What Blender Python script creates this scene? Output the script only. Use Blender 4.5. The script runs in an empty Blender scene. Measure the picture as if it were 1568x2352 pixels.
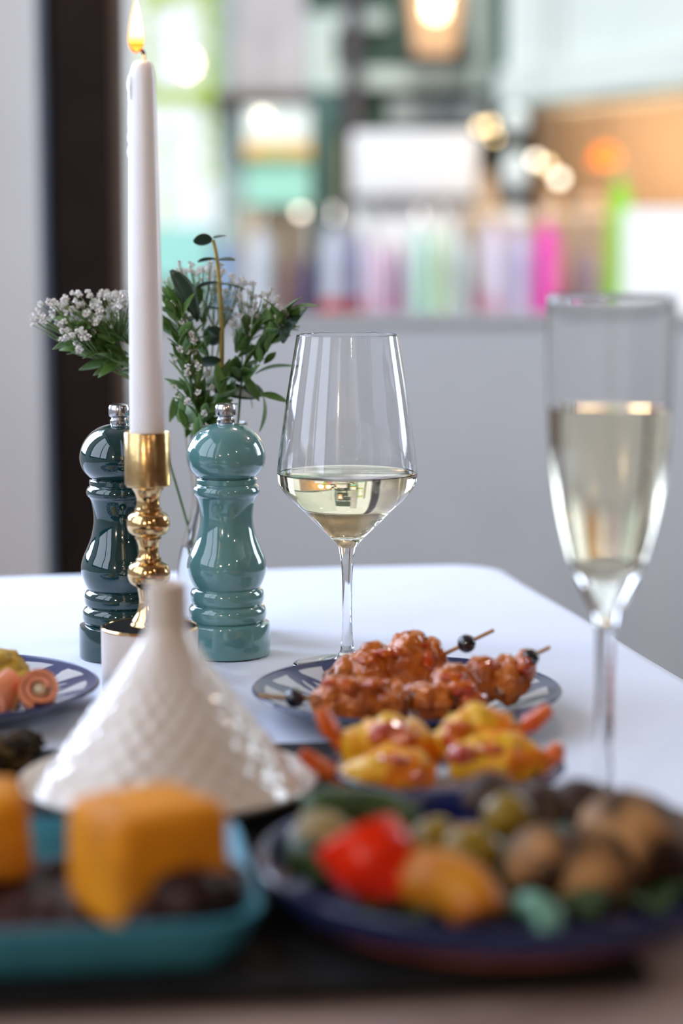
import bpy, bmesh, math, random
from mathutils import Vector, Matrix, noise
random.seed(7)
PI = math.pi
S = bpy.context.scene
COL = S.collection

# ------------------------------------------------------------------ camera
TZ = 0.75                      # height of the table top
CAM_H = 0.285                  # camera above the table top
F = 4573.0                     # focal length in pixels of the 1568 wide frame
PITCH = math.atan((1176 - 590) / F)
cam_d = bpy.data.cameras.new('camera')
cam = bpy.data.objects.new('camera', cam_d)
COL.objects.link(cam)
cam_d.sensor_fit = 'HORIZONTAL'
cam_d.sensor_width = 24.0
cam_d.lens = F * 24.0 / 1568.0
cam.location = (0, 0, TZ + CAM_H)
cam.rotation_euler = (PI / 2 - PITCH, 0, 0)
cam_d.clip_start = 0.05
cam_d.dof.use_dof = True
cam_d.dof.focus_distance = 1.385
cam_d.dof.aperture_fstop = 2.9
S.camera = cam

# ------------------------------------------------------------------ world, sun, daylight, exposure
w = bpy.data.worlds.new('world')
S.world = w
w.use_nodes = True
bg = w.node_tree.nodes['Background']
bg.inputs[0].default_value = (0.86, 0.93, 1.0, 1)
bg.inputs[1].default_value = 1.3


def light(name, kind, loc, energy, color, **kw):
    d = bpy.data.lights.new(name, kind)
    d.energy = energy
    d.color = color
    for k, v in kw.items():
        setattr(d, k, v)
    o = bpy.data.objects.new(name, d)
    o.location = loc
    COL.objects.link(o)
    return o


def aim(o, target):
    o.rotation_euler = (Vector(target) - o.location).to_track_quat('-Z', 'Y').to_euler()


sun = light('sun', 'SUN', (0, -5, 12), 2.7, (1.0, 0.95, 0.86), angle=0.03)
aim(sun, (1.2, 8.5, 0.5))
# daylight falling in through the tall window in the left wall
day = light('daylight_and_fill_left', 'AREA', (-1.214, 2.332, 1.75), 62, (0.62, 0.74, 1.0), shape='RECTANGLE', size=1.55, size_y=1.15)
day.rotation_euler = (0, -PI / 2 + 0.1, math.radians(-20))
day_fill = light('daylight_and_fill_left', 'AREA', (-1.044, 0.741, 1.75), 13, (0.66, 0.77, 1.0), shape='RECTANGLE', size=1.55, size_y=1.2)  # second window light, added to brighten the food in front
day_fill.rotation_euler = (0, -PI / 2, math.radians(6.1))
day3 = light('daylight_window_right', 'AREA', (2.802, 2.862, 1.75), 42, (0.70, 0.84, 1.0), shape='RECTANGLE', size=1.55, size_y=0.9)
day3.rotation_euler = (0, PI / 2, math.radians(6.1))
# warm lamps behind the photographer, plus two unseen fill lamps added over the aisle
for i, (x, y, z, e) in enumerate([(-0.75, -1.1, 1.50, 40), (0.45, -1.6, 1.9, 12), (1.35, -0.6, 2.1, 8), (0.25, 2.45, 2.45, 16), (1.45, 2.1, 2.45, 16)]):  # first lamp set low as fill for the object fronts
    light('room_and_fill_lamp', 'POINT', (x, y, z), e, (1.0, 0.88, 0.78) if y > 0 else (1.0, 0.80, 0.62), shadow_soft_size=0.05)
S.view_settings.view_transform = 'Standard'
S.view_settings.look = 'None'
S.view_settings.gamma = 1
S.view_settings.use_curve_mapping = False
S.view_settings.exposure = 0.0
S.cycles.use_denoising = True


# ------------------------------------------------------------------ helpers
def ray(x, y):
    u = (x - 784) / F
    v = -(y - 1176) / F
    return Vector((u, math.cos(PITCH) + v * math.sin(PITCH), -math.sin(PITCH) + v * math.cos(PITCH)))


def at(x, y, Y):
    r = ray(x, y)
    return cam.location + r * (Y / r.y)


def pxm(Y):                    # metres per pixel at a depth
    return Y / F


def thing(name, label, cat, loc=(0, 0, 0), rotz=0, group=None):
    o = bpy.data.objects.new(name, None)
    o.empty_display_size = 0.02
    o.location = loc
    o.rotation_euler = (0, 0, rotz)
    COL.objects.link(o)
    return tag(o, label, cat, group)


def tag(o, label, cat, group=None):
    o['label'] = label
    o['category'] = cat
    if group:
        o['group'] = group
    return o


def mesh(name, verts, faces, smooth=True, sharp=40):
    me = bpy.data.meshes.new(name)
    me.from_pydata([tuple(v) for v in verts], [], faces)
    me.update()
    if smooth:
        me.shade_smooth()
        if sharp:
            me.set_sharp_from_angle(angle=math.radians(sharp))
    return me


def obj(name, me, mat=None, parent=None, loc=(0, 0, 0), rot=(0, 0, 0), scale=(1, 1, 1)):
    o = bpy.data.objects.new(name, me)
    if mat and not me.materials:
        me.materials.append(mat)
    COL.objects.link(o)
    if parent:
        o.parent = parent
    o.location = loc
    o.rotation_euler = rot
    o.scale = scale
    return o


def struct(name, me, mat, **kw):
    o = obj(name, me, mat, **kw)
    if not o.parent:
        o['kind'] = 'structure'
    return o


def lathe_geo(prof, seg=96, fn=None):
    """profile of (r, z); r == 0 ends close to a point"""
    V, Fc, rings = [], [], []
    for (r, z) in prof:
        if r <= 1e-7:
            rings.append([len(V)])
            V.append((0, 0, z))
        else:
            ring = []
            for i in range(seg):
                a = 2 * PI * i / seg
                rr = r + (fn(a, r, z) if fn else 0)
                ring.append(len(V))
                V.append((rr * math.cos(a), rr * math.sin(a), z))
            rings.append(ring)
    for A, B in zip(rings, rings[1:]):
        if len(A) == 1 and len(B) == 1:
            continue
        if len(A) == 1:
            for i in range(seg):
                Fc.append((A[0], B[(i + 1) % seg], B[i]))
        elif len(B) == 1:
            for i in range(seg):
                Fc.append((A[i], A[(i + 1) % seg], B[0]))
        else:
            for i in range(seg):
                j = (i + 1) % seg
                Fc.append((A[i], A[j], B[j], B[i]))
    return V, Fc


def lathe(name, prof, seg=96, fn=None, sharp=40):
    return mesh(name, *lathe_geo(prof, seg, fn), sharp=sharp)


def mm(prof):
    return [(a / 1000, b / 1000) for a, b in prof]


def spline(pts, n=6):
    """Catmull-Rom through points (tuples of any size)"""
    out = []
    P = [pts[0]] + list(pts) + [pts[-1]]
    for i in range(1, len(P) - 2):
        p0, p1, p2, p3 = P[i - 1:i + 3]
        for k in range(n):
            t = k / n
            out.append(tuple(0.5 * ((2 * b) + (-a + c) * t + (2 * a - 5 * b + 4 * c - d) * t * t + (-a + 3 * b - 3 * c + d) * t ** 3)
                             for a, b, c, d in zip(p0, p1, p2, p3)))
    out.append(tuple(pts[-1]))
    return out


def box_geo(x0, x1, y0, y1, z0, z1):
    V = [(x0, y0, z0), (x1, y0, z0), (x1, y1, z0), (x0, y1, z0), (x0, y0, z1), (x1, y0, z1), (x1, y1, z1), (x0, y1, z1)]
    return V, [(0, 3, 2, 1), (4, 5, 6, 7), (0, 1, 5, 4), (1, 2, 6, 5), (2, 3, 7, 6), (3, 0, 4, 7)]


def join(*geos):
    V, Fc = [], []
    for v, f in geos:
        o = len(V)
        V += [tuple(p) for p in v]
        Fc += [tuple(i + o for i in q) for q in f]
    return V, Fc


def bevelled(name, geo, width, seg=2, sharp=35):
    bm = bmesh.new()
    vs = [bm.verts.new(v) for v in geo[0]]
    for q in geo[1]:
        bm.faces.new([vs[i] for i in q])
    bmesh.ops.recalc_face_normals(bm, faces=bm.faces)
    bmesh.ops.bevel(bm, geom=list(bm.edges), offset=width, segments=seg, profile=0.5, affect='EDGES')
    me = bpy.data.meshes.new(name)
    bm.to_mesh(me)
    bm.free()
    me.shade_smooth()
    me.set_sharp_from_angle(angle=math.radians(sharp))
    return me


def bbox(name, x0, x1, y0, y1, z0, z1, bev=0.0):
    if bev:
        return bevelled(name, box_geo(x0, x1, y0, y1, z0, z1), bev)
    return mesh(name, *box_geo(x0, x1, y0, y1, z0, z1), smooth=False)


def tube_geo(pts, rad, seg=10, cap=True):
    pts = [Vector(p) for p in pts]
    n = len(pts)
    rads = rad if isinstance(rad, (list, tuple)) else [rad] * n
    V, Fc = [], []
    up = None
    for i, p in enumerate(pts):
        t = (pts[min(i + 1, n - 1)] - pts[max(i - 1, 0)]).normalized()
        if up is None:
            up = t.orthogonal().normalized()
        up = (up - t * up.dot(t)).normalized()
        s = t.cross(up)
        for k in range(seg):
            a = 2 * PI * k / seg
            V.append(tuple(p + (up * math.cos(a) + s * math.sin(a)) * rads[i]))
    for i in range(n - 1):
        for k in range(seg):
            j = (k + 1) % seg
            Fc.append((i * seg + k, i * seg + j, (i + 1) * seg + j, (i + 1) * seg + k))
    if cap:
        Fc.append(tuple(reversed(range(seg))))
        Fc.append(tuple(range((n - 1) * seg, n * seg)))
    return V, Fc


def tube(name, pts, rad, seg=10):
    return mesh(name, *tube_geo(pts, rad, seg))


def ico(sub):
    bm = bmesh.new()
    bmesh.ops.create_icosphere(bm, subdivisions=sub, radius=1)
    V = [v.co.copy() for v in bm.verts]
    Fc = [tuple(v.index for v in f.verts) for f in bm.faces]
    bm.free()
    return V, Fc


ICO = {k: ico(k) for k in (1, 2, 3, 4, 5)}


def blob_geo(c, r, amp=0.15, freq=1.6, seed=0, sub=4, rot=None, oct2=0.4, square=0.0):
    """a lumpy ellipsoid with centre c, radii r"""
    V0, Fc = ICO[sub]
    off = Vector((seed * 3.17, seed * 1.73, seed * 5.11))
    V = []
    for d in V0:
        n = noise.noise(d * freq + off) + oct2 * noise.noise(d * freq * 2.7 + off) + oct2 * 0.5 * noise.noise(d * freq * 6.1 + off)
        k = 1 + amp * n
        if square:
            m = max(abs(d.x), abs(d.y), abs(d.z))
            k *= (1 - square) + square * min(1.35, 1 / m * 0.80)
        p = Vector((d.x * r[0], d.y * r[1], d.z * r[2])) * k
        if rot is not None:
            p = rot @ p
        V.append(p + Vector(c))
    return V, Fc


def rotm(x=0, y=0, z=0):
    from mathutils import Euler
    return Euler((x, y, z)).to_matrix()


def sag_geo(pts, rads, amp=0.12, freq=60, seed=0, seg=20, flat=1.0):
    """a lumpy tapered sausage along pts (for meat, prawns, peppers)"""
    V, Fc = tube_geo(pts, rads, seg, cap=True)
    off = Vector((seed * 2.3, seed * 4.1, seed * 1.9))
    n = len(pts)
    out = []
    for i, v in enumerate(V):
        c = Vector(pts[i // seg])
        d = Vector(v) - c
        k = 1 + amp * (noise.noise(Vector(v) * freq + off) + 0.5 * noise.noise(Vector(v) * freq * 2.6 + off))
        d = d * k
        d.z *= flat
        out.append(c + d)
    return out, Fc


def rel(geo, loc):
    return [tuple(Vector(v) - Vector(loc)) for v in geo[0]], geo[1]


# ------------------------------------------------------------------ materials
def mat(name, color, rough=0.5, metal=0.0, **kw):
    m = bpy.data.materials.new(name)
    m.use_nodes = True
    b = m.node_tree.nodes['Principled BSDF']
    b.inputs['Base Color'].default_value = (*color, 1)
    b.inputs['Roughness'].default_value = rough
    b.inputs['Metallic'].default_value = metal
    for k, v in kw.items():
        i = b.inputs[k.replace('_', ' ')]
        i.default_value = (*v, 1) if isinstance(v, tuple) and len(v) == 3 and i.type == 'RGBA' else v
    return m


def N(m, typ, **kw):
    n = m.node_tree.nodes.new(typ)
    for k, v in kw.items():
        setattr(n, k, v)
    return n


def bsdf(m):
    return m.node_tree.nodes['Principled BSDF']


def L(m, a, b):
    m.node_tree.links.new(a, b)


def noisy(m, c2, scale=20, lo=0.4, hi=0.62, detail=4, bump=0.0, bscale=None, dist=0.002, c3=None):
    """mixes the base colour with c2 by a noise and adds fine relief"""
    b = bsdf(m)
    tc = N(m, 'ShaderNodeTexCoord')
    n = N(m, 'ShaderNodeTexNoise')
    n.inputs['Scale'].default_value = scale
    n.inputs['Detail'].default_value = detail
    L(m, tc.outputs['Object'], n.inputs['Vector'])
    r = N(m, 'ShaderNodeValToRGB')
    r.color_ramp.elements[0].position = lo
    r.color_ramp.elements[1].position = hi
    r.color_ramp.elements[0].color = b.inputs['Base Color'].default_value
    r.color_ramp.elements[1].color = (*c2, 1)
    if c3:
        e = r.color_ramp.elements.new(min(0.98, hi + 0.08))
        e.color = (*c3, 1)
    L(m, n.outputs['Fac'], r.inputs[0])
    L(m, r.outputs[0], b.inputs['Base Color'])
    if bump:
        n2 = N(m, 'ShaderNodeTexNoise')
        n2.inputs['Scale'].default_value = bscale or scale * 4
        n2.inputs['Detail'].default_value = 3
        L(m, tc.outputs['Object'], n2.inputs['Vector'])
        bp = N(m, 'ShaderNodeBump')
        bp.inputs['Strength'].default_value = bump
        bp.inputs['Distance'].default_value = dist
        L(m, n2.outputs['Fac'], bp.inputs['Height'])
        L(m, bp.outputs[0], b.inputs['Normal'])
    return m


def emit(name, color, strength):
    m = bpy.data.materials.new(name)
    m.use_nodes = True
    b = bsdf(m)
    b.inputs['Base Color'].default_value = (*color, 1)
    b.inputs['Emission Color'].default_value = (*color, 1)
    b.inputs['Emission Strength'].default_value = strength
    return m


M_wall = noisy(mat('wall_paint', (0.72, 0.71, 0.70), 0.75), (0.70, 0.69, 0.69), 6, bump=0.15, bscale=220, dist=0.0006)
M_lowwall = noisy(mat('low_wall_paint', (0.60, 0.62, 0.63), 0.55), (0.58, 0.60, 0.61), 5, bump=0.1, bscale=150, dist=0.0006)
M_ceil = noisy(mat('ceiling_paint', (0.22, 0.17, 0.13), 0.8), (0.19, 0.15, 0.115), 5)
M_backwall = noisy(mat('back_wall_paint', (0.16, 0.10, 0.07), 0.7), (0.13, 0.085, 0.06), 4)
M_floor = noisy(mat('floor_wood', (0.20, 0.125, 0.075), 0.45), (0.13, 0.08, 0.05), 5)
M_darkwood = noisy(mat('dark_brown_timber', (0.014, 0.008, 0.006), 0.7, Specular_IOR_Level=0.15), (0.020, 0.011, 0.007), 9)
M_brownstrip = noisy(mat('brown_timber_bead', (0.16, 0.105, 0.075), 0.5), (0.13, 0.085, 0.06), 12)
M_reveal = noisy(mat('shaded_reveal', (0.24, 0.29, 0.40), 0.6), (0.22, 0.27, 0.37), 12)  # bluish shade on the reveal put into its colour
M_gasket = noisy(mat('grey_gasket', (0.22, 0.24, 0.24), 0.6), (0.19, 0.21, 0.21), 12)

M_pane = bpy.data.materials.new('window_glass')
M_pane.use_nodes = True
_nt = M_pane.node_tree
_nt.nodes.remove(bsdf(M_pane))
_t = N(M_pane, 'ShaderNodeBsdfTransparent')
_g = N(M_pane, 'ShaderNodeBsdfGlossy')
_g.inputs['Roughness'].default_value = 0.0
_f = N(M_pane, 'ShaderNodeFresnel')
_f.inputs['IOR'].default_value = 1.45
_mx = N(M_pane, 'ShaderNodeMixShader')
L(M_pane, _f.outputs[0], _mx.inputs[0])
L(M_pane, _t.outputs[0], _mx.inputs[1])
L(M_pane, _g.outputs[0], _mx.inputs[2])
L(M_pane, _mx.outputs[0], _nt.nodes['Material Output'].inputs[0])

M_glass = mat('clear_crystal', (1, 1, 1), 0.0, Transmission_Weight=1.0, IOR=1.48)
M_wine = mat('white_wine', (0.99, 0.91, 0.66), 0.0, Transmission_Weight=1.0, IOR=1.34)
M_spark = mat('sparkling_wine', (0.98, 0.92, 0.72), 0.0, Transmission_Weight=1.0, IOR=1.34)

M_cloth = noisy(mat('white_linen', (0.75, 0.80, 0.91), 0.9), (0.72, 0.77, 0.88), 3, bump=0.25, bscale=900, dist=0.0004)
M_tablewood = noisy(mat('table_wood', (0.36, 0.27, 0.24), 0.6, Specular_IOR_Level=0.2), (0.30, 0.215, 0.19), 14)
M_slate = noisy(mat('black_slate', (0.006, 0.006, 0.0065), 0.8, Specular_IOR_Level=0.2), (0.010, 0.010, 0.011), 30, bump=0.4, bscale=90, dist=0.001)
M_wax = mat('white_wax', (0.93, 0.92, 0.94), 0.32, Subsurface_Weight=0.3, Subsurface_Radius=(0.02, 0.012, 0.008), Subsurface_Scale=0.6)
noisy(M_wax, (0.91, 0.90, 0.92), 40)
bsdf(M_wax).inputs['Coat Weight'].default_value = 0.3
M_wick = noisy(mat('burnt_wick', (0.015, 0.010, 0.008), 0.9), (0.03, 0.015, 0.01), 200)
M_wickw = noisy(mat('waxed_wick', (0.55, 0.45, 0.28), 0.6), (0.4, 0.3, 0.2), 200)
M_brass = noisy(mat('polished_brass', (0.80, 0.56, 0.27), 0.12, 1.0), (0.66, 0.43, 0.19), 60, 0.45, 0.7)
M_brassworn = noisy(mat('worn_brass', (0.70, 0.49, 0.22), 0.24, 1.0), (0.42, 0.27, 0.12), 55, 0.42, 0.68, detail=8, bump=0.25, bscale=260, dist=0.0005)
M_brassbase = noisy(mat('cream_enamel', (0.70, 0.63, 0.59), 0.35), (0.66, 0.59, 0.55), 60, 0.45, 0.7)
M_darkpatina = noisy(mat('black_patina', (0.008, 0.007, 0.006), 0.9, Specular_IOR_Level=0.05), (0.16, 0.14, 0.12), 900, 0.68, 0.78)
M_steel = noisy(mat('brushed_steel', (0.62, 0.62, 0.64), 0.22, 1.0), (0.5, 0.5, 0.52), 120)
M_milld = mat('bottle_green_lacquer', (0.003, 0.034, 0.036), 0.06, Coat_Weight=1.0, Coat_Roughness=0.03)
noisy(M_milld, (0.004, 0.040, 0.044), 8)
M_milll = mat('sage_teal_lacquer', (0.120, 0.275, 0.270), 0.10, Coat_Weight=1.0, Coat_Roughness=0.03)
noisy(M_milll, (0.130, 0.29, 0.28), 8)
M_taj = mat('white_glaze', (0.72, 0.65, 0.58), 0.16, Coat_Weight=0.6, Coat_Roughness=0.05)
noisy(M_taj, (0.66, 0.57, 0.48), 25, 0.4, 0.75)
M_teal = mat('teal_glaze', (0.065, 0.29, 0.39), 0.45, Specular_IOR_Level=0.12)
noisy(M_teal, (0.05, 0.24, 0.34), 30)
M_terra = noisy(mat('terracotta_glaze', (0.42, 0.10, 0.035), 0.4), (0.32, 0.08, 0.03), 30)
M_navy = noisy(mat('navy_glaze', (0.014, 0.022, 0.075), 0.2), (0.022, 0.032, 0.11), 30)


def plate_mat(name, R, k=5, blue=(0.018, 0.028, 0.115), white=(0.62, 0.62, 0.63), phase=0.0):
    """hand painted blue petals and arcs on a white glaze, radial about the plate's own centre"""
    m = mat(name, white, 0.22, Specular_IOR_Level=0.3, Coat_Weight=0.1, Coat_Roughness=0.05)
    tc = N(m, 'ShaderNodeTexCoord')
    nz = N(m, 'ShaderNodeTexNoise')
    nz.inputs['Scale'].default_value = 35
    L(m, tc.outputs['Object'], nz.inputs['Vector'])
    sep = N(m, 'ShaderNodeSeparateXYZ')
    L(m, tc.outputs['Object'], sep.inputs[0])

    def math_(op, a, b=None, c=None):
        n = N(m, 'ShaderNodeMath', operation=op)
        for i, v in enumerate((a, b, c)):
            if v is None:
                continue
            if isinstance(v, (int, float)):
                n.inputs[i].default_value = v
            else:
                L(m, v, n.inputs[i])
        return n.outputs[0]
    x, y = sep.outputs[0], sep.outputs[1]
    r = math_('SQRT', math_('ADD', math_('MULTIPLY', x, x), math_('MULTIPLY', y, y)))
    r = math_('ADD', math_('DIVIDE', r, R), math_('MULTIPLY_ADD', nz.outputs['Fac'], 0.05, -0.025))
    th = math_('ADD', math_('ARCTAN2', y, x), phase)
    s = math_('ABSOLUTE', math_('SINE', math_('MULTIPLY', th, k)))
    s2 = math_('ABSOLUTE', math_('SINE', math_('MULTIPLY_ADD', th, k, math_('MULTIPLY', r, 2.2))))
    t = math_('DIVIDE', math_('SUBTRACT', r, 0.50), 0.42)
    arc1 = math_('LESS_THAN', math_('ABSOLUTE', math_('SUBTRACT', math_('MULTIPLY', s, 0.95), t)), 0.19)
    arc2 = math_('LESS_THAN', math_('ABSOLUTE', math_('SUBTRACT', math_('MULTIPLY', s, 0.48), t)), 0.07)
    fan = math_('MULTIPLY', math_('LESS_THAN', s2, 0.30), math_('GREATER_THAN', t, 0.42))
    rim = math_('GREATER_THAN', r, 0.93)
    ring = math_('LESS_THAN', math_('ABSOLUTE', math_('SUBTRACT', r, 0.49)), 0.02)
    allb = math_('MAXIMUM', math_('MAXIMUM', math_('MAXIMUM', arc1, arc2), math_('MAXIMUM', fan, rim)), ring)
    mx = N(m, 'ShaderNodeMix', data_type='RGBA')
    mx.inputs[6].default_value = (*white, 1)
    mx.inputs[7].default_value = (*blue, 1)
    L(m, allb, mx.inputs[0])
    L(m, mx.outputs[2], bsdf(m).inputs['Base Color'])
    return m


# ------------------------------------------------------------------ the room
WO = Vector((0, 3.769, 0))
WT = math.radians(6.1)
WM = Matrix.Rotation(WT, 3, 'Z')


def room(geo):                # room coordinates (along the window wall, towards the street, up) to world
    return [tuple(WM @ Vector(v) + WO) for v in geo[0]], geo[1]


def rbox(name, *d):
    return mesh(name, *room(box_geo(*d)), smooth=False)


RL, RR, RB, RH = -1.28, 2.6, -5.9, 2.75
struct('floor', rbox('floor', RL - 0.15, RR + 0.15, RB - 0.15, 0.20, -0.12, 0.0), M_floor)
struct('ceiling', rbox('ceiling', RL - 0.15, RR + 0.15, RB - 0.15, 0.20, RH, RH + 0.2), M_ceil)
struct('wall_back', rbox('wall_back', RL - 0.15, RR + 0.15, RB - 0.15, RB, 0.0, RH), M_backwall)
wr = join(box_geo(RR, RR + 0.15, RB, -1.7, 0, RH), box_geo(RR, RR + 0.15, -0.7, 0.20, 0, RH), box_geo(RR, RR + 0.15, -1.7, -0.7, 0, 0.95), box_geo(RR, RR + 0.15, -1.7, -0.7, 2.55, RH))
struct('wall_right', mesh('wall_right', *room(wr), smooth=False), M_backwall)
# left wall with the tall daylight window and an added fill opening
wl = join(box_geo(RL - 0.15, RL, RB, -3.55, 0, RH), box_geo(RL - 0.15, RL, -2.25, -1.92, 0, RH), box_geo(RL - 0.15, RL, -0.68, 0.20, 0, RH),
          box_geo(RL - 0.15, RL, -3.55, -2.25, 0, 0.95), box_geo(RL - 0.15, RL, -3.55, -2.25, 2.55, RH),
          box_geo(RL - 0.15, RL, -1.92, -0.68, 0, 0.95), box_geo(RL - 0.15, RL, -1.92, -0.68, 2.55, RH))
struct('wall_left', mesh('wall_left', *room(wl), smooth=False), M_wall)
# far wall: solid white pier left of the window, low wall under it, strip above
SILL = TZ + 0.176
WA0, WA1, WTOP = -0.40, 2.15, 2.40
struct('wall_far', mesh('wall_far', *room(join(
    box_geo(RL, -0.558, -0.06, 0.20, 0, RH), box_geo(-0.558, RR, 0.0, 0.20, WTOP + 0.06, RH), box_geo(WA1 + 0.10, RR, 0, 0.20, 0, WTOP + 0.06))), smooth=False), M_wall)
struct('wall_far_low', mesh('wall_far_low', *room(box_geo(-0.385, WA1 + 0.10, -0.02, 0.16, 0, SILL - 0.012)), smooth=False), M_lowwall)
struct('trim_1', mesh('trim_1', *room(box_geo(-0.385, WA1 + 0.10, -0.035, 0.16, SILL - 0.012, SILL)), smooth=False), M_lowwall)
# splayed reveal coloured in bluish shade between the white pier and the timber post
rv = [(-0.558, -0.06, 0), (-0.530, 0.03, 0), (-0.558, 0.03, 0), (-0.558, -0.06, RH), (-0.530, 0.03, RH), (-0.558, 0.03, RH)]
struct('trim_2', mesh('trim_2', *room((rv, [(0, 2, 1), (3, 4, 5), (0, 1, 4, 3), (1, 2, 5, 4), (2, 0, 3, 5)])), smooth=False), M_reveal)
win = bpy.data.objects.new('window_1', None)
win['kind'] = 'structure'
COL.objects.link(win)
struct('post', rbox('post', -0.530, -0.424, -0.03, 0.12, 0, WTOP + 0.06), M_darkwood, parent=win)
struct('bead', rbox('bead', -0.424, -0.402, -0.012, 0.10, 0, WTOP), M_brownstrip, parent=win)
struct('gasket', rbox('gasket', -0.402, -0.396, 0.0, 0.09, 0, WTOP), M_gasket, parent=win)
struct('top_rail', rbox('top_rail', -0.424, WA1 + 0.10, -0.02, 0.12, WTOP, WTOP + 0.06), M_darkwood, parent=win)
struct('post', rbox('post', WA1, WA1 + 0.10, -0.02, 0.12, SILL, WTOP), M_darkwood, parent=win)
struct('pane', rbox('pane', -0.396, WA1, 0.030, 0.036, SILL, WTOP), M_pane, parent=win)
for wn, b0, b1, a0 in (('window_2', -1.92, -0.68, RL - 0.05), ('fill_window_3', -3.55, -2.25, RL - 0.05), ('window_4', -1.7, -0.7, RR + 0.01)):  # the nearer left window is added for the front fill light
    win2 = bpy.data.objects.new(wn, None)
    win2['kind'] = 'structure'
    COL.objects.link(win2)
    bm_ = (b0 + b1) / 2
    for q0, q1, z0, z1 in [(b0, b0 + .05, 0.95, 2.55), (b1 - .05, b1, 0.95, 2.55), (b0, b1, 0.95, 1.01), (b0, b1, 2.49, 2.55), (bm_ - .02, bm_ + .02, 1.0, 2.5)]:
        struct('window_frame', rbox('window_frame', a0, a0 + 0.04, q0, q1, z0, z1), M_darkwood, parent=win2)

# ------------------------------------------------------------------ table, cloth, slate
TA = math.radians(10)
CORNER = Vector((0.139, 1.846, 0))
tab = thing('dining_table', 'brown wooden dining table half covered by a white cloth', 'table', (CORNER.x, CORNER.y, 0), TA)
TW, TL = 0.98, 1.42            # local: x from -TW to 0, y from -TL to 0
obj('table_top', bbox('table_top', -TW + 0.02, -0.004, -TL, -0.004, TZ - 0.033, TZ - 0.003, 0.004), M_tablewood, tab)
for x in (-TW + 0.08, -0.08):
    for y in (-TL + 0.06, -0.08):
        obj('leg', mesh('leg', *tube_geo([(x, y, 0.0), (x, y, 0.35), (x, y, TZ - 0.033)], [0.02, 0.026, 0.032], 16)), M_tablewood, tab)


def cloth_mesh():
    y_near = -0.955            # the cloth stops here, under the slate
    R = 0.045
    # outline of the draped edge, walked from the near left round the far side to the near right
    edge = []
    for i in range(25):
        edge.append((-TW, y_near + (-R - y_near) * i / 24, (-1, 0)))
    for i in range(1, 9):
        a = PI - PI / 2 * i / 8
        edge.append((-TW + R + R * math.cos(a), -R + R * math.sin(a), (math.cos(a), math.sin(a))))
    for i in range(1, 40):
        edge.append((-TW + R + (TW - 2 * R) * i / 40, 0, (0, 1)))
    for i in range(0, 13):
        a = PI / 2 - PI / 2 * i / 12
        edge.append((-R + R * math.cos(a), -R + R * math.sin(a), (math.cos(a), math.sin(a))))
    for i in range(1, 30):
        edge.append((0, -R + (y_near + R) * i / 29, (1, 0)))
    V, Fc = [], []
    n = len(edge)
    cx, cy = -TW / 2, y_near / 2 - 0.06
    rows = []
    # top: rings shrinking towards the middle of the near edge
    for t in [0.0, 0.2, 0.4, 0.55, 0.7, 0.8, 0.88, 0.94, 0.975, 0.99]:
        row = []
        for (x, y, d) in edge:
            px_, py_ = cx + (x - cx) * t, y_near + (y - y_near) * t
            h = 0.0
            s = (py_ * 0.9 + px_ * 0.5)
            h += 0.0007 * math.exp(-((px_ + 0.36) / 0.005) ** 2) + 0.0007 * math.exp(-((py_ + 0.62) / 0.005) ** 2)   # pressed fold lines
            h += 0.0005 * noise.noise(Vector((px_ * 9, py_ * 9, 1)))
            row.append(len(V))
            V.append((px_, py_, TZ + max(h - 0.0003, -0.001)))
        rows.append(row)
    k = 0
    for out, drop in [(0.002, 0.0008), (0.005, 0.006), (0.006, 0.02), (0.007, 0.06), (0.012, 0.12), (0.018, 0.19), (0.022, 0.26)]:
        row = []
        for i, (x, y, d) in enumerate(edge):
            wv = (0.5 + 0.5 * math.sin(i * 0.55) + 0.3 * math.sin(i * 0.23 + 1)) * drop * 0.10
            lift = 0.0025 * noise.noise(Vector((x * 5, y * 5, 3))) if drop < 0.02 else 0
            row.append(len(V))
            V.append((x + d[0] * (out + wv), y + d[1] * (out + wv), TZ - drop + lift))
        rows.append(row)
    for A, B in zip(rows, rows[1:]):
        for i in range(n - 1):
            Fc.append((A[i], B[i], B[i + 1], A[i + 1]))
    return mesh('tablecloth', V, [tuple(reversed(q)) for q in Fc], sharp=0)


tc_ = obj('tablecloth', cloth_mesh(), M_cloth, None, (CORNER.x, CORNER.y, 0), (0, 0, TA))
so = tc_.modifiers.new('thickness', 'SOLIDIFY')
so.thickness = 0.0012
so.offset = -1
tag(tc_, 'white linen tablecloth with rounded corner draped over the table', 'tablecloth')

SA = math.radians(6)
SLN = Vector((0.121, 0.751, TZ))       # near right corner of the slate
sl = obj('slate_board', bevelled('slate_board', box_geo(-0.50, 0, 0, 0.388, 0.0005, 0.0065), 0.0012), M_slate, None, SLN, (0, 0, SA))
tag(sl, 'large black slate serving board lying flat under the dishes', 'board')
SZ = TZ + 0.0065


# ------------------------------------------------------------------ wine glass
def remap(prof, knots):
    out = []
    for r, z in prof:
        for (a, b_), (c, d) in zip(knots, knots[1:]):
            if z <= c or (c, d) == knots[-1]:
                out.append((r, b_ + (d - b_) * (z - a) / (c - a)))
                break
    return out


def glass(name, label, loc, prof_out_bowl, prof_in_bowl, prof_stem, wine_prof, wine_mat, wine_label):
    t = thing(name, label, 'glass', loc)
    obj('bowl', lathe('bowl', mm(prof_out_bowl + prof_in_bowl), 128, sharp=0), M_glass, t)
    obj('stem', lathe('stem', mm(prof_stem[0]), 128, sharp=0), M_glass, t)
    obj('foot', lathe('foot', mm(prof_stem[1]), 128, sharp=0), M_glass, t)
    wn = obj('wine', lathe('wine', mm(wine_prof), 128, sharp=50), wine_mat, t)
    wn['label'] = wine_label
    return t


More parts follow.
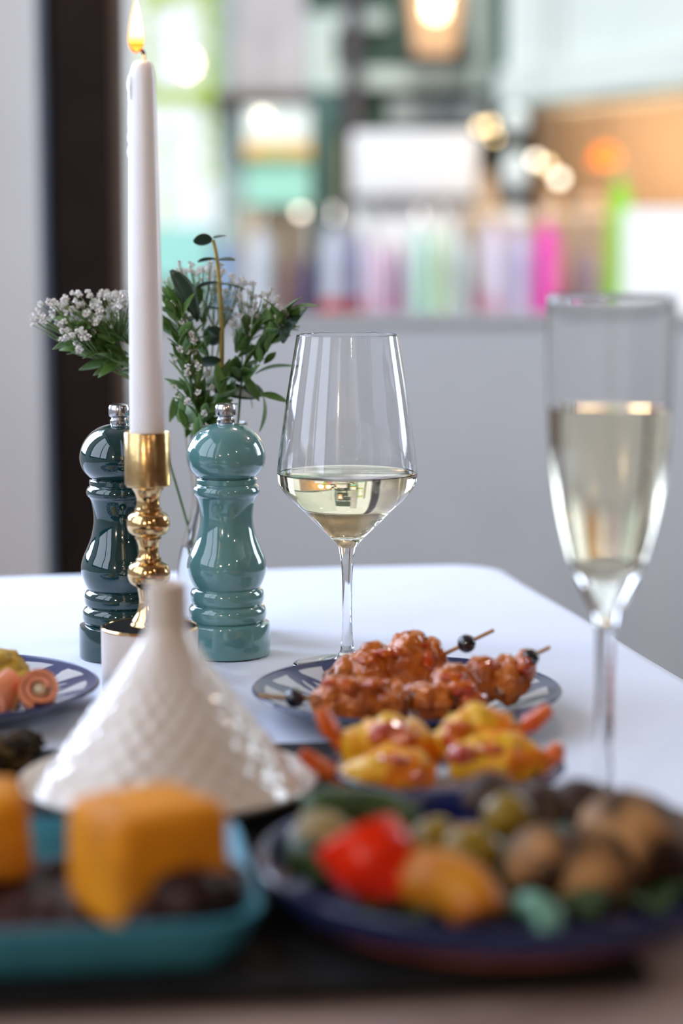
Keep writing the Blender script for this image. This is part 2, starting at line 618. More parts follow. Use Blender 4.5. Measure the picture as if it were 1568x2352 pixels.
def interp(prof, z):
    for (r0, z0), (r1, z1) in zip(prof, prof[1:]):
        if z0 <= z <= z1:
            return r0 + (r1 - r0) * (z - z0) / (z1 - z0 + 1e-9)
    return prof[-1][0]


KW = [(0, 0), (95, 93), (139.6, 135.6), (242.5, 231.5)]
wo = spline([(6.2, 86), (9.5, 90), (14.0, 95.0), (22, 103), (31, 112.5), (40.5, 122), (46.4, 130), (48.6, 138), (48.0, 148), (45.6, 168), (41.4, 200), (36.6, 231), (34.9, 242)], 6)
wi = spline([(0, 94.5), (4, 94.7), (8.5, 96), (13.5, 99.3), (21.5, 106), (30.2, 114.5), (39.6, 124), (45.3, 131.5), (47.5, 138.5), (46.9, 148.4), (44.6, 168), (40.4, 200), (35.7, 231), (34.1, 242)], 6)
ws = spline([(34, 1.6), (20, 2.4), (10, 5.2), (5.6, 10.5), (4.2, 18), (3.5, 30), (3.3, 45), (3.6, 62), (4.4, 75), (6.2, 86)], 5)
wo, wi, ws = remap(wo, KW), remap(wi, KW), remap(ws, KW)
rim = [(34.75, 231.6), (34.3, 231.6)]
surf = 135.6
wine_in = [(r, z) for r, z in wi if z < surf]
wine_prof = [(0, 92.4)] + [(r + 0.18, z) for r, z in wine_in if r > 1] + [(interp(wi, surf) + 0.25, surf + 0.7), (interp(wi, surf) - 0.3, surf + 0.15), (interp(wi, surf) - 1.5, surf), (0, surf)]
glass('wine_glass', 'stemmed crystal wine glass half full of white wine behind the chicken plate', (0.004, 1.372, TZ + 0.0006),
      wo, rim + list(reversed(wi)), (ws[5:], [(0, 0.0), (36.5, 0.0), (38.2, 0.5), (38.0, 1.1)] + ws[:6]), wine_prof, M_wine, 'pale yellow white wine')

# ------------------------------------------------------------------ champagne flute
KF = [(0, 0), (98, 98), (124.5, 123), (216, 209.5), (273.6, 265.5)]
fo = spline([(4.7, 88), (5.2, 98), (7.4, 106), (11.4, 114), (15.2, 122.5), (18.6, 132), (23.6, 150), (27.2, 169), (29.9, 194), (31.2, 218), (32.2, 246), (32.4, 273)], 6)
fi = spline([(0, 124.5), (4, 125), (8, 127), (12.0, 130.5), (16.4, 137), (22.0, 152), (25.7, 170), (28.5, 194), (29.9, 218), (31.0, 246), (31.4, 273)], 6)
fs = spline([(29, 1.8), (17, 2.8), (9, 6), (5.6, 12), (4.5, 22), (4.3, 50), (4.4, 72), (4.7, 88)], 5)
fo, fi, fs = remap(fo, KF), remap(fi, KF), remap(fs, KF)
fsurf = 209.5
fin = [(r, z) for r, z in fi if z < fsurf]
fl_prof = [(0, 122.9)] + [(r + 0.2, z) for r, z in fin if r > 1] + [(interp(fi, fsurf) + 0.25, fsurf + 0.6), (interp(fi, fsurf) - 0.4, fsurf + 0.1), (interp(fi, fsurf) - 1.5, fsurf), (0, fsurf)]
glass('champagne_flute', 'tall champagne flute of pale sparkling wine standing right of the plates', (0.1345, 0.998, TZ + 0.0006),
      fo, [(32.2, 265.6), (31.7, 265.6)] + list(reversed(fi)), (fs[5:], [(0, 0), (31, 0), (32.3, 0.5), (32.2, 1.1)] + fs[:6]), fl_prof, M_spark, 'pale sparkling wine')

# ------------------------------------------------------------------ candlestick and candle
CX, CY = -0.1262, 1.290
cs = thing('candlestick', 'turned brass candlestick on a drum base holding the white candle', 'candlestick', (CX, CY, TZ + 0.0004))
cs.scale = (1, 1, 0.982)
obj('base', lathe('base', mm([(0, 0), (31, 0), (31.8, 0.8), (31.8, 43), (31.5, 43.6)])), M_brassbase, cs)
obj('base_rim', lathe('base_rim', mm([(31.5, 43.0), (32.0, 43.2), (32.0, 44.2), (31.2, 44.9), (30.2, 44.6), (30.0, 43.9)])), M_brass, cs)
bt = obj('base_top', lathe('base_top', mm([(30.4, 43.6), (30.2, 44.35), (0, 44.35)])), M_darkpatina, cs)
bt['label'] = 'dark dusty top of the drum'
sprof = spline([(12.6, 44.3), (12.8, 45.5), (11.8, 47.2)], 3) + spline([(11.6, 48.2), (8.2, 54), (6.7, 60), (6.7, 64), (7.6, 69.5), (8.3, 71)], 5) + \
    spline([(9.3, 71.4), (12.6, 74.5), (14.0, 80), (12.6, 85.6), (9.0, 88.3)], 5) + [(8.4, 88.5), (8.4, 90.4)] + \
    spline([(7.4, 91), (6.6, 95), (6.8, 99.5), (8.2, 103.5)], 5) + [(8.9, 104), (8.9, 105.2)] + \
    spline([(9.4, 105.6), (12.8, 108.5), (14.1, 113.8), (12.6, 119.4), (9.2, 121.9)], 5) + [(8.8, 122.1), (8.8, 124)] + \
    spline([(7.8, 124.6), (7.4, 129), (8.2, 133.5), (10.2, 137), (11.5, 138.4)], 5) + [(0, 138.4)]
obj('stem', lathe('stem', mm([(0, 44.3)] + sprof), sharp=30), M_brass, cs)
obj('cup', lathe('cup', mm([(0, 138.2), (11, 138.2), (13.9, 138.8), (14.2, 139.6), (14.9, 140.0), (15.0, 141), (15.0, 174.2), (14.6, 174.9), (14.0, 174.9), (13.7, 174.3), (13.7, 146), (0, 146)])), M_brassworn, cs)

can = thing('taper_candle', 'tall white taper candle burning in the brass candlestick', 'candle', (CX, CY, TZ + 0.1441))
can.scale = (1, 1, 0.955)
cp = [(0, 0), (11.0, 0.2), (11.35, 2), (11.3, 30), (10.9, 90), (10.3, 150), (9.5, 205), (8.6, 250), (8.15, 265), (7.4, 271), (6.2, 274.6), (4.6, 276.4), (2.6, 276.6), (0, 276.0)]
cw = obj('wax', lathe('wax', mm(spline(cp, 5)[:-1] + [(0, 276.0)]), 64, sharp=0), M_wax, can)
for (ang, z, rr, l) in [(PI, 262, 1.7, 6.5), (PI - 0.15, 254, 1.1, 7), (PI + 0.1, 238, 0.8, 14), (PI - 0.05, 227, 1.25, 4.2), (PI, 217.5, 1.25, 4.0), (PI + 0.5, 259, 1.5, 9), (PI - 0.6, 250, 1.2, 12)]:
    R0 = 8.35 + (265 - z) * 0.02
    g = ICO[3]
    vs = []
    for d in g[0]:
        k = 1.0 if d.z < 0 else 1 - 0.55 * d.z
        vs.append(((d.x * rr * k + math.cos(ang) * R0) / 1000, (d.y * rr * k + math.sin(ang) * R0) / 1000, (z + d.z * l) / 1000))
    obj('wax_drip', mesh('wax_drip', vs, g[1]), M_wax, can)
obj('wick', tube('wick', [(0.0012, 0, 0.2755), (0.0012, 0, 0.2795), (0.0010, 0, 0.281)], 0.0009, 8), M_wickw, can)
obj('wick_tip', tube('wick_tip', [(0.0010, 0, 0.2808), (0.0004, 0, 0.2828), (-0.0012, 0, 0.2840), (-0.0034, 0, 0.2845), (-0.0066, 0, 0.2838)], [0.0011, 0.0012, 0.0012, 0.0011, 0.0008], 8), M_wick, can)


def flame_mat(name, ramp, strength, alpha):
    m = bpy.data.materials.new(name)
    m.use_nodes = True
    nt = m.node_tree
    nt.nodes.remove(bsdf(m))
    tc = N(m, 'ShaderNodeTexCoord')
    sp = N(m, 'ShaderNodeSeparateXYZ')
    L(m, tc.outputs['Generated'], sp.inputs[0])
    r = N(m, 'ShaderNodeValToRGB')
    r.color_ramp.elements[0].position = ramp[0][0]
    r.color_ramp.elements[0].color = (*ramp[0][1], 1)
    r.color_ramp.elements[1].position = ramp[-1][0]
    r.color_ramp.elements[1].color = (*ramp[-1][1], 1)
    for p, c in ramp[1:-1]:
        e = r.color_ramp.elements.new(p)
        e.color = (*c, 1)
    L(m, sp.outputs[2], r.inputs[0])
    em = N(m, 'ShaderNodeEmission')
    em.inputs[1].default_value = strength
    L(m, r.outputs[0], em.inputs[0])
    tr = N(m, 'ShaderNodeBsdfTransparent')
    mx = N(m, 'ShaderNodeMixShader')
    mx.inputs[0].default_value = alpha
    L(m, tr.outputs[0], mx.inputs[1])
    L(m, em.outputs[0], mx.inputs[2])
    L(m, mx.outputs[0], nt.nodes['Material Output'].inputs[0])
    return m


fl = obj('flame', lathe('flame', mm([(0, 0), (2.4, 0.8), (4.3, 3.0), (5.3, 6.5), (5.5, 10), (5.1, 15), (4.2, 21), (3.0, 27), (1.7, 32.5), (0.7, 36), (0, 38)]), 32, sharp=0),
         flame_mat('flame_outer', [(0.0, (0.9, 0.25, 0.08)), (0.15, (1.0, 0.30, 0.03)), (0.7, (1.0, 0.36, 0.05)), (1.0, (1.0, 0.28, 0.05))], 1.6, 0.55), can, (-0.0040, 0, 0.2815))
obj('flame_core', lathe('flame_core', mm([(0, 0), (1.9, 0.6), (3.7, 2.6), (4.5, 5.8), (4.6, 9), (4.15, 14), (3.3, 20), (2.2, 26), (1.1, 31), (0, 34.2)]), 32, sharp=0),
    flame_mat('flame_inner', [(0.0, (0.9, 0.22, 0.02)), (0.12, (0.35, 0.07, 0.005)), (0.20, (1.0, 0.50, 0.08)), (0.36, (1.0, 0.80, 0.40)), (1.0, (1.0, 0.86, 0.55))], 9.0, 0.93), fl, (0.0004, 0, 0.0016))
light('candle_glow', 'POINT', (CX - 0.003, CY - 0.004, TZ + 0.1441 + 0.2685), 0.0055, (1.0, 0.55, 0.22), shadow_soft_size=0.0025)

# ------------------------------------------------------------------ pepper mills
mill_body = [(0, 0), (30, 0), (31, 0.9), (31, 21.5), (30.4, 23.4), (28.4, 24.4)] + spline([(26.4, 24.9), (27.6, 26.4), (28.3, 30), (27.8, 34), (26, 36.6)], 4) + \
    spline([(24.9, 37.4), (26.2, 39), (26.8, 42.4), (26.4, 46), (25.2, 48.3)], 4) + \
    spline([(23.8, 49.4), (26.2, 54), (28.4, 61), (28.6, 67), (27.2, 73), (24.2, 80), (21.2, 88), (19.4, 97), (19.2, 104), (20.1, 111), (21.4, 115.6), (22.4, 117.2)], 5) + \
    spline([(23.6, 118.2), (24.2, 120.6), (23.4, 123.6), (21.8, 125.4)], 4) + [(21.5, 125.9), (21.9, 126.4), (22.0, 129.2), (21.2, 130.2), (0, 130.2)]
mill_head = [(0, 130.4), (20.2, 130.4), (20.4, 131.0)] + spline([(21.6, 131.6), (25.6, 136), (28.0, 141.5), (28.5, 147), (27.2, 153), (24.2, 159), (19.4, 164.4), (13, 168.2), (7, 170)], 5) + [(0, 170.2)]
mill_collar = [(0, 169.6), (6.4, 169.8), (6.7, 170.6), (6.7, 172.6), (5.8, 173.4), (5.3, 174.6)]
mill_knob = [(5.2, 174.4), (7.0, 175.4), (7.5, 176.3), (7.5, 182), (6.8, 183.6), (4.5, 184.4), (0, 184.6)]


def mill(label, x, y, m):
    t = thing('pepper_mill', label, 'pepper mill', (x, y, TZ + 0.0004), random.random())
    t.scale = (1, 1, 0.983)
    obj('body', lathe('body', mm(mill_body), 96, sharp=35), m, t)
    obj('head', lathe('head', mm(mill_head), 96, sharp=35), m, t)
    obj('collar', lathe('collar', mm(mill_collar), 48), M_steel, t)
    obj('knob', lathe('knob', mm(mill_knob), 60, fn=lambda a, r, z: 0.00022 * math.sin(30 * a) if r > 0.0074 else 0), M_steel, t)
    return t


mill('glossy bottle green pepper mill with steel knob beside the brass candlestick', -0.1575, 1.409, M_milld)
mill('glossy sage teal pepper mill with steel knob in front of the flower vase', -0.0825, 1.417, M_milll)

# ------------------------------------------------------------------ vase and flowers
VX, VY = -0.0955, 1.503
vp = spline([(27, 3), (30, 18), (30.2, 40), (27.5, 62), (22, 82), (18.5, 98), (18.4, 112), (20.5, 130), (23, 148), (24.4, 160)], 5)
vin = [(r - 1.5, z) for r, z in vp if z > 8]
vs_ = thing('bud_vase', 'waisted clear glass vase of flowers behind the pepper mills', 'vase', (VX, VY, TZ + 0.0004))
obj('body', lathe('body', mm([(0, 0), (25.5, 0), (26.6, 0.8)] + vp + [(23.9, 160.6), (23.2, 160.6)] + list(reversed(vin)) + [(20, 8.2), (0, 7)]), 72, sharp=0), M_glass, vs_)
obj('water', lathe('water', mm([(0, 6.95), (20, 8.1)] + [(r + 0.15, z) for r, z in vin if 9 < z < 70] + [(0, 70)]), 72, sharp=50), mat('vase_water', (0.95, 0.98, 0.97), 0.0, Transmission_Weight=1.0, IOR=1.33), vs_)

M_stemg = noisy(mat('green_stem', (0.14, 0.22, 0.06), 0.6), (0.09, 0.16, 0.04), 60)
M_stemy = noisy(mat('olive_stem', (0.42, 0.31, 0.07), 0.55), (0.32, 0.25, 0.06), 80)
M_leafg = noisy(mat('fresh_green_leaf', (0.06, 0.14, 0.022), 0.5), (0.12, 0.22, 0.045), 50)
M_leafd = noisy(mat('dark_eucalyptus_leaf', (0.016, 0.045, 0.028), 0.45), (0.03, 0.07, 0.04), 50)
M_blossom = mat('white_blossom', (0.82, 0.80, 0.76), 0.8, Subsurface_Weight=0.2, Subsurface_Radius=(0.003, 0.003, 0.002))
noisy(M_blossom, (0.78, 0.70, 0.66), 260, 0.5, 0.7)


def blossom_mesh(seed):
    rnd = random.Random(seed)
    V, Fc = [], []
    for k in range(20):
        d = Vector((rnd.gauss(0, 1), rnd.gauss(0, 1), rnd.gauss(0, 1) + .3)).normalized()
        q = d.to_track_quat('Z', 'Y').to_matrix() @ Matrix.Rotation(rnd.random() * 6, 3, 'Z')
        R_, W_ = 0.0025 * rnd.uniform(.8, 1.15), 0.0012
        o = len(V)
        for p in ((0, 0, .2), (-W_ / R_ * .8, .12, .62), (-W_ / R_ * .5, -.05, 1.0), (W_ / R_ * .5, .05, 1.03), (W_ / R_ * .8, .12, .62)):
            V.append(q @ Vector(p) * R_)
        Fc.append((o, o + 1, o + 2, o + 3, o + 4))
    return mesh('blossom', V, Fc, sharp=0)


BL = [blossom_mesh(i) for i in range(6)]
for b in BL:
    b.materials.append(M_blossom)


def leaf_mesh(name, l, wd, m, cup=0.15, bend=0.25, rnd=1.0):
    V, Fc = [], []
    n = 8
    for i in range(n + 1):
        t = i / n
        hw = wd * (math.sin(PI * (0.04 + 0.94 * t)) ** rnd) * 0.5
        for s in (-1, -0.5, 0, 0.5, 1):
            V.append((t * l, s * hw, cup * abs(s) * hw - bend * l * t * t))
    for i in range(n):
        for k in range(4):
            a = i * 5 + k
            Fc.append((a, a + 1, a + 6, a + 5))
    me = mesh(name, V, Fc, sharp=0)
    me.materials.append(m)
    return me


LG = [leaf_mesh('leaf', 0.017, 0.0065, M_leafg), leaf_mesh('leaf', 0.023, 0.008, M_leafg, bend=0.4), leaf_mesh('leaf', 0.014, 0.006, M_leafg, bend=0.05)]
LD = [leaf_mesh('leaf', 0.015, 0.012, M_leafd, rnd=0.6, bend=0.1), leaf_mesh('leaf', 0.020, 0.014, M_leafd, rnd=0.6, bend=0.2)]


def leaf_at(parent, me, p, direction, roll=0.0, sc=1.0):
    d = Vector(direction).normalized()
    q = d.to_track_quat('X', 'Z')
    o = obj('leaf', me, None, parent, tuple(p), (q @ Matrix.Rotation(roll, 3, 'X').to_quaternion()).to_euler(), (sc, sc, sc))
    lf = o.modifiers.new('thickness', 'SOLIDIFY')
    lf.thickness = 0.0004
    return o


def pv(x, y, Y=VY):            # picture position at a depth, relative to the vase foot
    return at(x, y, Y) - Vector((VX, VY, TZ))


def sprig(label, root, fork, clumps, leaves, seed, blossom_scale=1.0):
    rnd = random.Random(seed)
    t = thing('gypsophila_sprig', label, 'flowers', (VX, VY, TZ + 0.0004), 0, 'gypsophila sprigs in the glass vase')
    geos = [tube_geo(spline([root, (root + fork) / 2 + Vector((0, 0, 0.006)), fork], 5), 0.0010, 6)]
    pts = []
    for (cx, cy, rx, ry, nb, dy) in clumps:
        ctr = pv(cx, cy, VY + dy)
        sub = fork + (ctr - fork) * 0.55
        geos.append(tube_geo(spline([fork, (fork + sub) / 2 + Vector((0, 0, -0.003)), sub], 3), 0.0007, 5))
        for i in range(nb):
            a, q = rnd.random() * 2 * PI, math.sqrt(rnd.random())
            e = pv(cx + rx * q * math.cos(a), cy + ry * q * math.sin(a), VY + dy + rnd.uniform(-0.022, 0.022))
            mid = sub + (e - sub) * 0.5 + Vector((0, 0, -0.003))
            geos.append(tube_geo([sub, mid, e], 0.00035, 4, cap=False))
            s = rnd.uniform(0.8, 1.35) * blossom_scale
            obj('blossom', rnd.choice(BL), None, t, tuple(e), (rnd.random() * 6, rnd.random() * 6, rnd.random() * 6), (s, s, s))
            pts.append(sub + (e - sub) * rnd.uniform(0.0, 0.7))
    obj('stem', mesh('stem', *join(*geos)), M_stemg, t)
    for (x0, y0, x1, y1, n, dy) in leaves:
        for i in range(n):
            f = rnd.random()
            p = pv(x0 + (x1 - x0) * f + rnd.uniform(-14, 14), y0 + (y1 - y0) * f + rnd.uniform(-14, 14), VY + dy + rnd.uniform(-0.015, 0.015))
            d = Vector((x1 - x0, rnd.uniform(-60, 60), -(y1 - y0))).normalized() + Vector((rnd.uniform(-.7, .7), rnd.uniform(-.7, .7), rnd.uniform(-.5, .7)))
            leaf_at(t, rnd.choice(LG), p, d, rnd.uniform(-1.2, 1.2), rnd.uniform(0.8, 1.4))
    return t


V3 = Vector
sprig('bushy gypsophila sprig leaning out of the vase towards the white wall pier', V3((-0.008, 0, 0.03)), pv(330, 885, VY - 0.01),
      [(225, 705, 88, 40, 78, -0.02), (125, 722, 55, 30, 30, -0.02), (178, 778, 45, 30, 26, -0.035), (275, 720, 35, 40, 26, 0.0), (78, 738, 14, 10, 4, -0.02)],
      [(300, 850, 180, 790, 34, -0.02), (290, 790, 200, 760, 26, -0.02), (310, 830, 240, 810, 16, -0.01)], 3)
sprig('loose gypsophila sprig with green leaves leaning towards the wine glass', V3((0.008, 0.004, 0.03)), pv(552, 900, VY + 0.0),
      [(585, 690, 55, 40, 44, 0.02), (560, 740, 40, 40, 26, 0.02), (640, 730, 22, 25, 12, 0.01)],
      [(560, 880, 650, 740, 34, 0.0), (600, 800, 660, 720, 22, 0.0), (540, 820, 600, 740, 14, 0.01), (560, 870, 600, 915, 5, 0)], 5, 0.8)
sprig('leafy gypsophila sprig standing upright close behind the white candle', V3((0.0, -0.006, 0.03)), pv(455, 960, VY - 0.02),
      [(425, 800, 32, 60, 16, -0.02), (440, 880, 50, 50, 14, -0.03), (470, 960, 40, 30, 8, -0.02), (410, 720, 24, 50, 10, 0.0)],
      [(470, 980, 410, 780, 46, -0.02), (420, 820, 400, 680, 34, -0.01), (430, 1000, 520, 900, 26, -0.02), (470, 960, 540, 860, 18, 0), (400, 900, 440, 1000, 12, -.01)], 8)
sprig('pale gypsophila sprig rising behind the eucalyptus twig', V3((0.0, 0.008, 0.03)), pv(480, 900, VY + 0.02),
      [(455, 620, 60, 28, 34, 0.03), (530, 660, 40, 30, 24, 0.03), (500, 640, 70, 40, 14, 0.04), (400, 640, 20, 40, 8, .03)],
      [(480, 860, 440, 700, 12, 0.02)], 11, 0.75)

eu = thing('eucalyptus_twig', 'upright eucalyptus twig with olive stem and dark paired leaves in the vase', 'plant', (VX, VY, TZ + 0.0004))
est = [V3((0.002, 0, 0.03)), pv(508, 960), pv(508, 860), pv(509, 760), pv(504, 660), pv(497, 590), pv(489, 552)]
obj('stem', tube('stem', spline([tuple(p) for p in est], 5), [0.0024 - 0.0011 * i / 30 for i in range(31)], 10), M_stemy, eu)
for (x, y, d, s, k, r) in [(487, 553, (-1, -.2, 0.02), 0.95, 0, 0.9), (490, 549, (0.8, .5, 0.25), 0.75, 0, 0.1), (497, 597, (-.9, .3, -0.05), 1.0, 0, 0.15), (497, 600, (1, -.4, 0.1), 1.0, 0, 0.2),
                           (503, 652, (-1, .5, 0.0), 0.95, 1, 0.1), (503, 655, (1, .2, 0), 1.0, 1, 0.1), (506, 712, (-.8, .5, .1), 0.9, 0, .2), (506, 714, (.8, .6, .1), .8, 0, .3),
                           (508, 772, (-.7, -.2, .5), 0.75, 0, 1.0), (508, 775, (-.6, .2, -.4), .7, 0, .8), (509, 835, (-.9, -.2, .1), 1.1, 1, .6), (509, 845, (.9, -.3, -.25), 1.2, 1, .5), (509, 900, (1, -.2, .35), 1.0, 0, .5), (509, 905, (1, .2, .05), 1.4, 1, .5), (560, 890, (1, .1, -.35), 1.1, 0, .7)]:
    leaf_at(eu, LD[k], pv(x, y), d, r, s)
# the two large folded leaves
big = leaf_mesh('leaf', 0.052, 0.022, M_leafd, bend=0.55, rnd=0.8)
for (x, y, d, r, s) in [(392, 622, (.62, -.35, -.6), 0.5, .72), (404, 800, (.15, -.1, 1), .9, .55), (650, 790, (.1, 0, 1), 1.3, .42), (655, 775, (.25, .1, .9), 0.4, .5)]:
    leaf_at(eu, big, pv(x, y, VY - 0.012), d, r, s)


# ------------------------------------------------------------------ plates
def plate(name, label, loc, R, foot, rimz, m, under, rot=0.0):
    """R rim radius, foot radius, rim height (mm)"""
    t = thing(name, label, 'plate', loc, rot)
    fl_ = 3.2
    up = spline([(0, fl_), (foot * 0.55, fl_), (foot * 0.98, fl_ + 0.8), (foot * 1.12, fl_ + 2.4), ((foot + R) / 2 + 3, (fl_ + rimz) / 2 + 1.2), (R * 0.965, rimz - 1.2), (R - 0.6, rimz)], 5)
    up[0] = (0, fl_)
    obj('dish', lathe('dish', mm(up), 96, sharp=0), m, t)
    lowr = spline([(R - 0.6, rimz), (R + 0.7, rimz - 1.0), (R - 0.8, rimz - 3.0), ((foot + R) / 2 + 5, (fl_ + rimz) / 2 - 3.2), (foot + 4, 2.6), (foot, 2.0)], 5) + [(foot, 0), (foot - 3, 0), (foot - 4, 1.2), (0, 1.2)]
    obj('underside', lathe('underside', mm(list(reversed(lowr))), 96, sharp=35), under, t)
    return t


PR = V3((0.0405, 1.214, TZ + 0.0006))
plate('ceramic_plate', 'blue and white painted plate of glazed chicken skewers near the wine glass', PR, 95, 46, 20, plate_mat('blue_white_paint_a', 0.095, 8, white=(0.52, 0.52, 0.54)), M_navy)
PL = V3((-0.249, 1.222, TZ + 0.0006))
plate('ceramic_plate', 'blue and white painted plate with salmon rolls and yellow chunk', PL, 96, 46, 20, plate_mat('blue_white_paint_b', 0.096, 7, phase=0.35, white=(0.55, 0.55, 0.57)), M_navy)
PM = V3((0.055, 1.022, SZ + 0.0002))
plate('small_ceramic_plate', 'small blue and white plate of battered prawns between two larger plates', PM, 62, 34, 15, plate_mat('blue_white_paint_c', 0.062, 4), M_navy)
PF = V3((0.0685, 0.843, SZ + 0.0002))
plate('serving_plate', 'deep blue painted plate with terracotta underside heaped with roasted vegetables', PF, 105, 86, 21,
      plate_mat('blue_white_paint_d', 0.105, 7, blue=(0.012, 0.02, 0.11), white=(0.17, 0.17, 0.32)), M_terra)
# the navy band painted round the outside of the serving plate's rim
nb = obj('rim_band', lathe('rim_band', mm(list(reversed([(105.3, 21.6), (106.2, 20.4), (105.8, 17.5), (104.0, 13), (101.9, 9.4), (100.4, 9.8), (102.6, 14), (103.8, 18), (104.2, 20.8)]))), 96), M_navy, None)
for o in bpy.data.objects:
    if o.name == 'serving_plate':
        nb.parent = o

# ------------------------------------------------------------------ chicken skewers
M_chick = mat('glazed_chicken', (0.36, 0.075, 0.007), 0.3, Specular_IOR_Level=0.3, Coat_Weight=0.8, Coat_Roughness=0.04)
noisy(M_chick, (0.62, 0.17, 0.016), 50, 0.38, 0.55, detail=6, bump=0.6, bscale=150, dist=0.002, c3=(0.10, 0.022, 0.005))
M_sauce = mat('red_chilli_glaze', (0.45, 0.035, 0.004), 0.06, Coat_Weight=1.0, Coat_Roughness=0.02)
noisy(M_sauce, (0.62, 0.14, 0.008), 120, 0.4, 0.6)
M_pick = noisy(mat('bamboo_pick', (0.52, 0.30, 0.12), 0.6), (0.42, 0.22, 0.08), 90)
M_bead = mat('black_bead', (0.006, 0.007, 0.012), 0.08, Coat_Weight=1.0)
noisy(M_bead, (0.012, 0.012, 0.02), 60)


def skewer(label, base, lumps, pick, bead, seed, sauces):
    t = thing('chicken_skewer', label, 'skewer', base, 0, 'chicken skewers on the blue plate')
    for i, (p, r, rz, ry) in enumerate(lumps):
        g = blob_geo(p, r, 0.28, 1.45, seed * 10 + i, 5, rotm(0, ry, rz), 0.32)
        g = ([V3((v[0], v[1], max(v[2], TZ + 0.0052))) for v in g[0]], g[1])
        obj('chicken_piece', mesh('chicken_piece', *rel(g, base), sharp=0), M_chick, t)
    obj('pick', mesh('pick', *rel(tube_geo(pick, 0.00125, 10), base)), M_pick, t)
    g = blob_geo(bead, (0.0060, 0.0060, 0.0060), 0.0, sub=3)
    obj('bead', mesh('bead', *rel(g, base), sharp=0), M_bead, t)
    for i, (p, r) in enumerate(sauces):
        obj('glaze_drop', mesh('glaze_drop', *rel(blob_geo(p, r, 0.45, 2.2, seed * 7 + i, 3), base), sharp=0), M_sauce, t)
    return t


kA, kB, kC = 1.236, 1.198, 1.166
skewer('glazed chicken skewer lying at the back of the plate with its pick pointing up', (PR.x, 1.236, TZ + 0.005),
       [(at(800, 1566, kA), (.0165, .014, .0155), 0.1, 0.25), (at(865, 1548, kA), (.021, .015, .0185), -.1, 0.3), (at(945, 1528, kA), (.020, .015, .0195), 0.1, 0.25), (at(985, 1535, kA), (.011, .013, .0200), 0, 0)],
       [at(860, 1572, kA), at(1000, 1512, kA), at(1134, 1447, kA)], at(1071, 1478, kA), 1,
       [(at(900, 1497, kA - .012), (.012, .006, .0028)), (at(985, 1518, kA - .014), (.004, .003, .006)), (at(968, 1483, kA), (.009, .008, .004)), (at(850, 1514, kA - .010), (.008, .006, .003))])
skewer('glazed chicken skewer along the right of the plate ending in a black bead', (PR.x + .02, 1.198, TZ + 0.005),
       [(at(985, 1612, kB - .02), (.0165, .014, .0125), .2, .15), (at(1050, 1586, kB - .012), (.019, .015, .0145), .1, .25), (at(1105, 1568, kB), (.014, .014, .0165), 0, .2), (at(1168, 1562, kB), (.0135, .013, .0150), 0.2, .3), (at(1204, 1535, kB), (.0075, .008, .0105), 0, .1)],
       [at(1080, 1572, kB), at(1190, 1522, kB), at(1263, 1486, kB)], at(1216, 1511, kB), 2,
       [(at(1062, 1580, kB - .03), (.009, .005, .005)), (at(1085, 1605, kB - .030), (.008, .004, .005)), (at(1040, 1555, kB - .022), (.009, .006, .003)), (at(1115, 1528, kB - .006), (.008, .006, .003)), (at(1205, 1530, kB - .009), (.004, .003, .006))])
skewer('glazed chicken skewer at the near left of the plate with its bead beside the tagine', (PR.x - .02, 1.166, TZ + 0.005),
       [(at(775, 1608, kC), (.0135, .014, .0150), 0, 0), (at(832, 1612, kC), (.0155, .014, .0145), .1, 0), (at(893, 1618, kC), (.0125, .013, .0135), 0.2, -.1)],
       [at(592, 1598, kC), at(690, 1604, kC), at(800, 1609, kC)], at(677, 1603, kC), 3,
       [(at(765, 1566, kC - .006), (.007, .006, .003)), (at(800, 1575, kC - .012), (.006, .004, .005)), (at(860, 1572, kC - .008), (.007, .005, .003))])

# ------------------------------------------------------------------ salmon rolls and yellow chunk on the left plate
M_salmon = mat('smoked_salmon', (0.62, 0.16, 0.05), 0.3, Specular_IOR_Level=0.25, Coat_Weight=0.14)
noisy(M_salmon, (0.78, 0.30, 0.17), 45, 0.4, 0.65)
M_cream = noisy(mat('cream_filling', (0.75, 0.66, 0.48), 0.5), (0.65, 0.52, 0.32), 80)
M_yell = noisy(mat('yellow_fritter', (0.62, 0.42, 0.06), 0.5), (0.48, 0.26, 0.02), 70, 0.42, 0.65, bump=0.5, bscale=200, dist=0.0015)


def salmon_roll(label, p, rad, hgt, rz, tilt):
    t = thing('salmon_roll', label, 'salmon roll', p, rz, 'salmon rolls on the left plate')
    # a spiral-wound slice with thickness
    V, Fc = [], []
    n, h = 60, hgt
    for i in range(n + 1):
        a = i / n * 3.4 * PI
        r = rad * (0.42 + 0.58 * i / n)
        for (dr, z) in ((-0.0016, -h / 2), (0.0016, -h / 2), (0.0022, 0), (0.0016, h / 2), (-0.0016, h / 2), (-0.0018, 0)):
            wob = 0.0014 * noise.noise(V3((a, z * 60, rad * 900)))
            V.append(((r + dr) * math.cos(a), z + wob, (r + dr + wob) * math.sin(a)))
    for i in range(n):
        for k in range(6):
            j = (k + 1) % 6
            Fc.append((i * 6 + k, i * 6 + j, (i + 1) * 6 + j, (i + 1) * 6 + k))
    Fc.append(tuple(range(6)))
    Fc.append(tuple(reversed(range(n * 6, n * 6 + 6))))
    o = obj('salmon_slice', mesh('salmon_slice', V, Fc, sharp=60), M_salmon, t, (0, 0, rad), (tilt, 0, 0))
    obj('filling', mesh('filling', *blob_geo((0, 0, 0), (rad * .5, hgt * .46, rad * .5), .2, 2, 4, 3), sharp=0), M_cream, t, (0, 0, rad), (tilt, 0, 0))
    return t


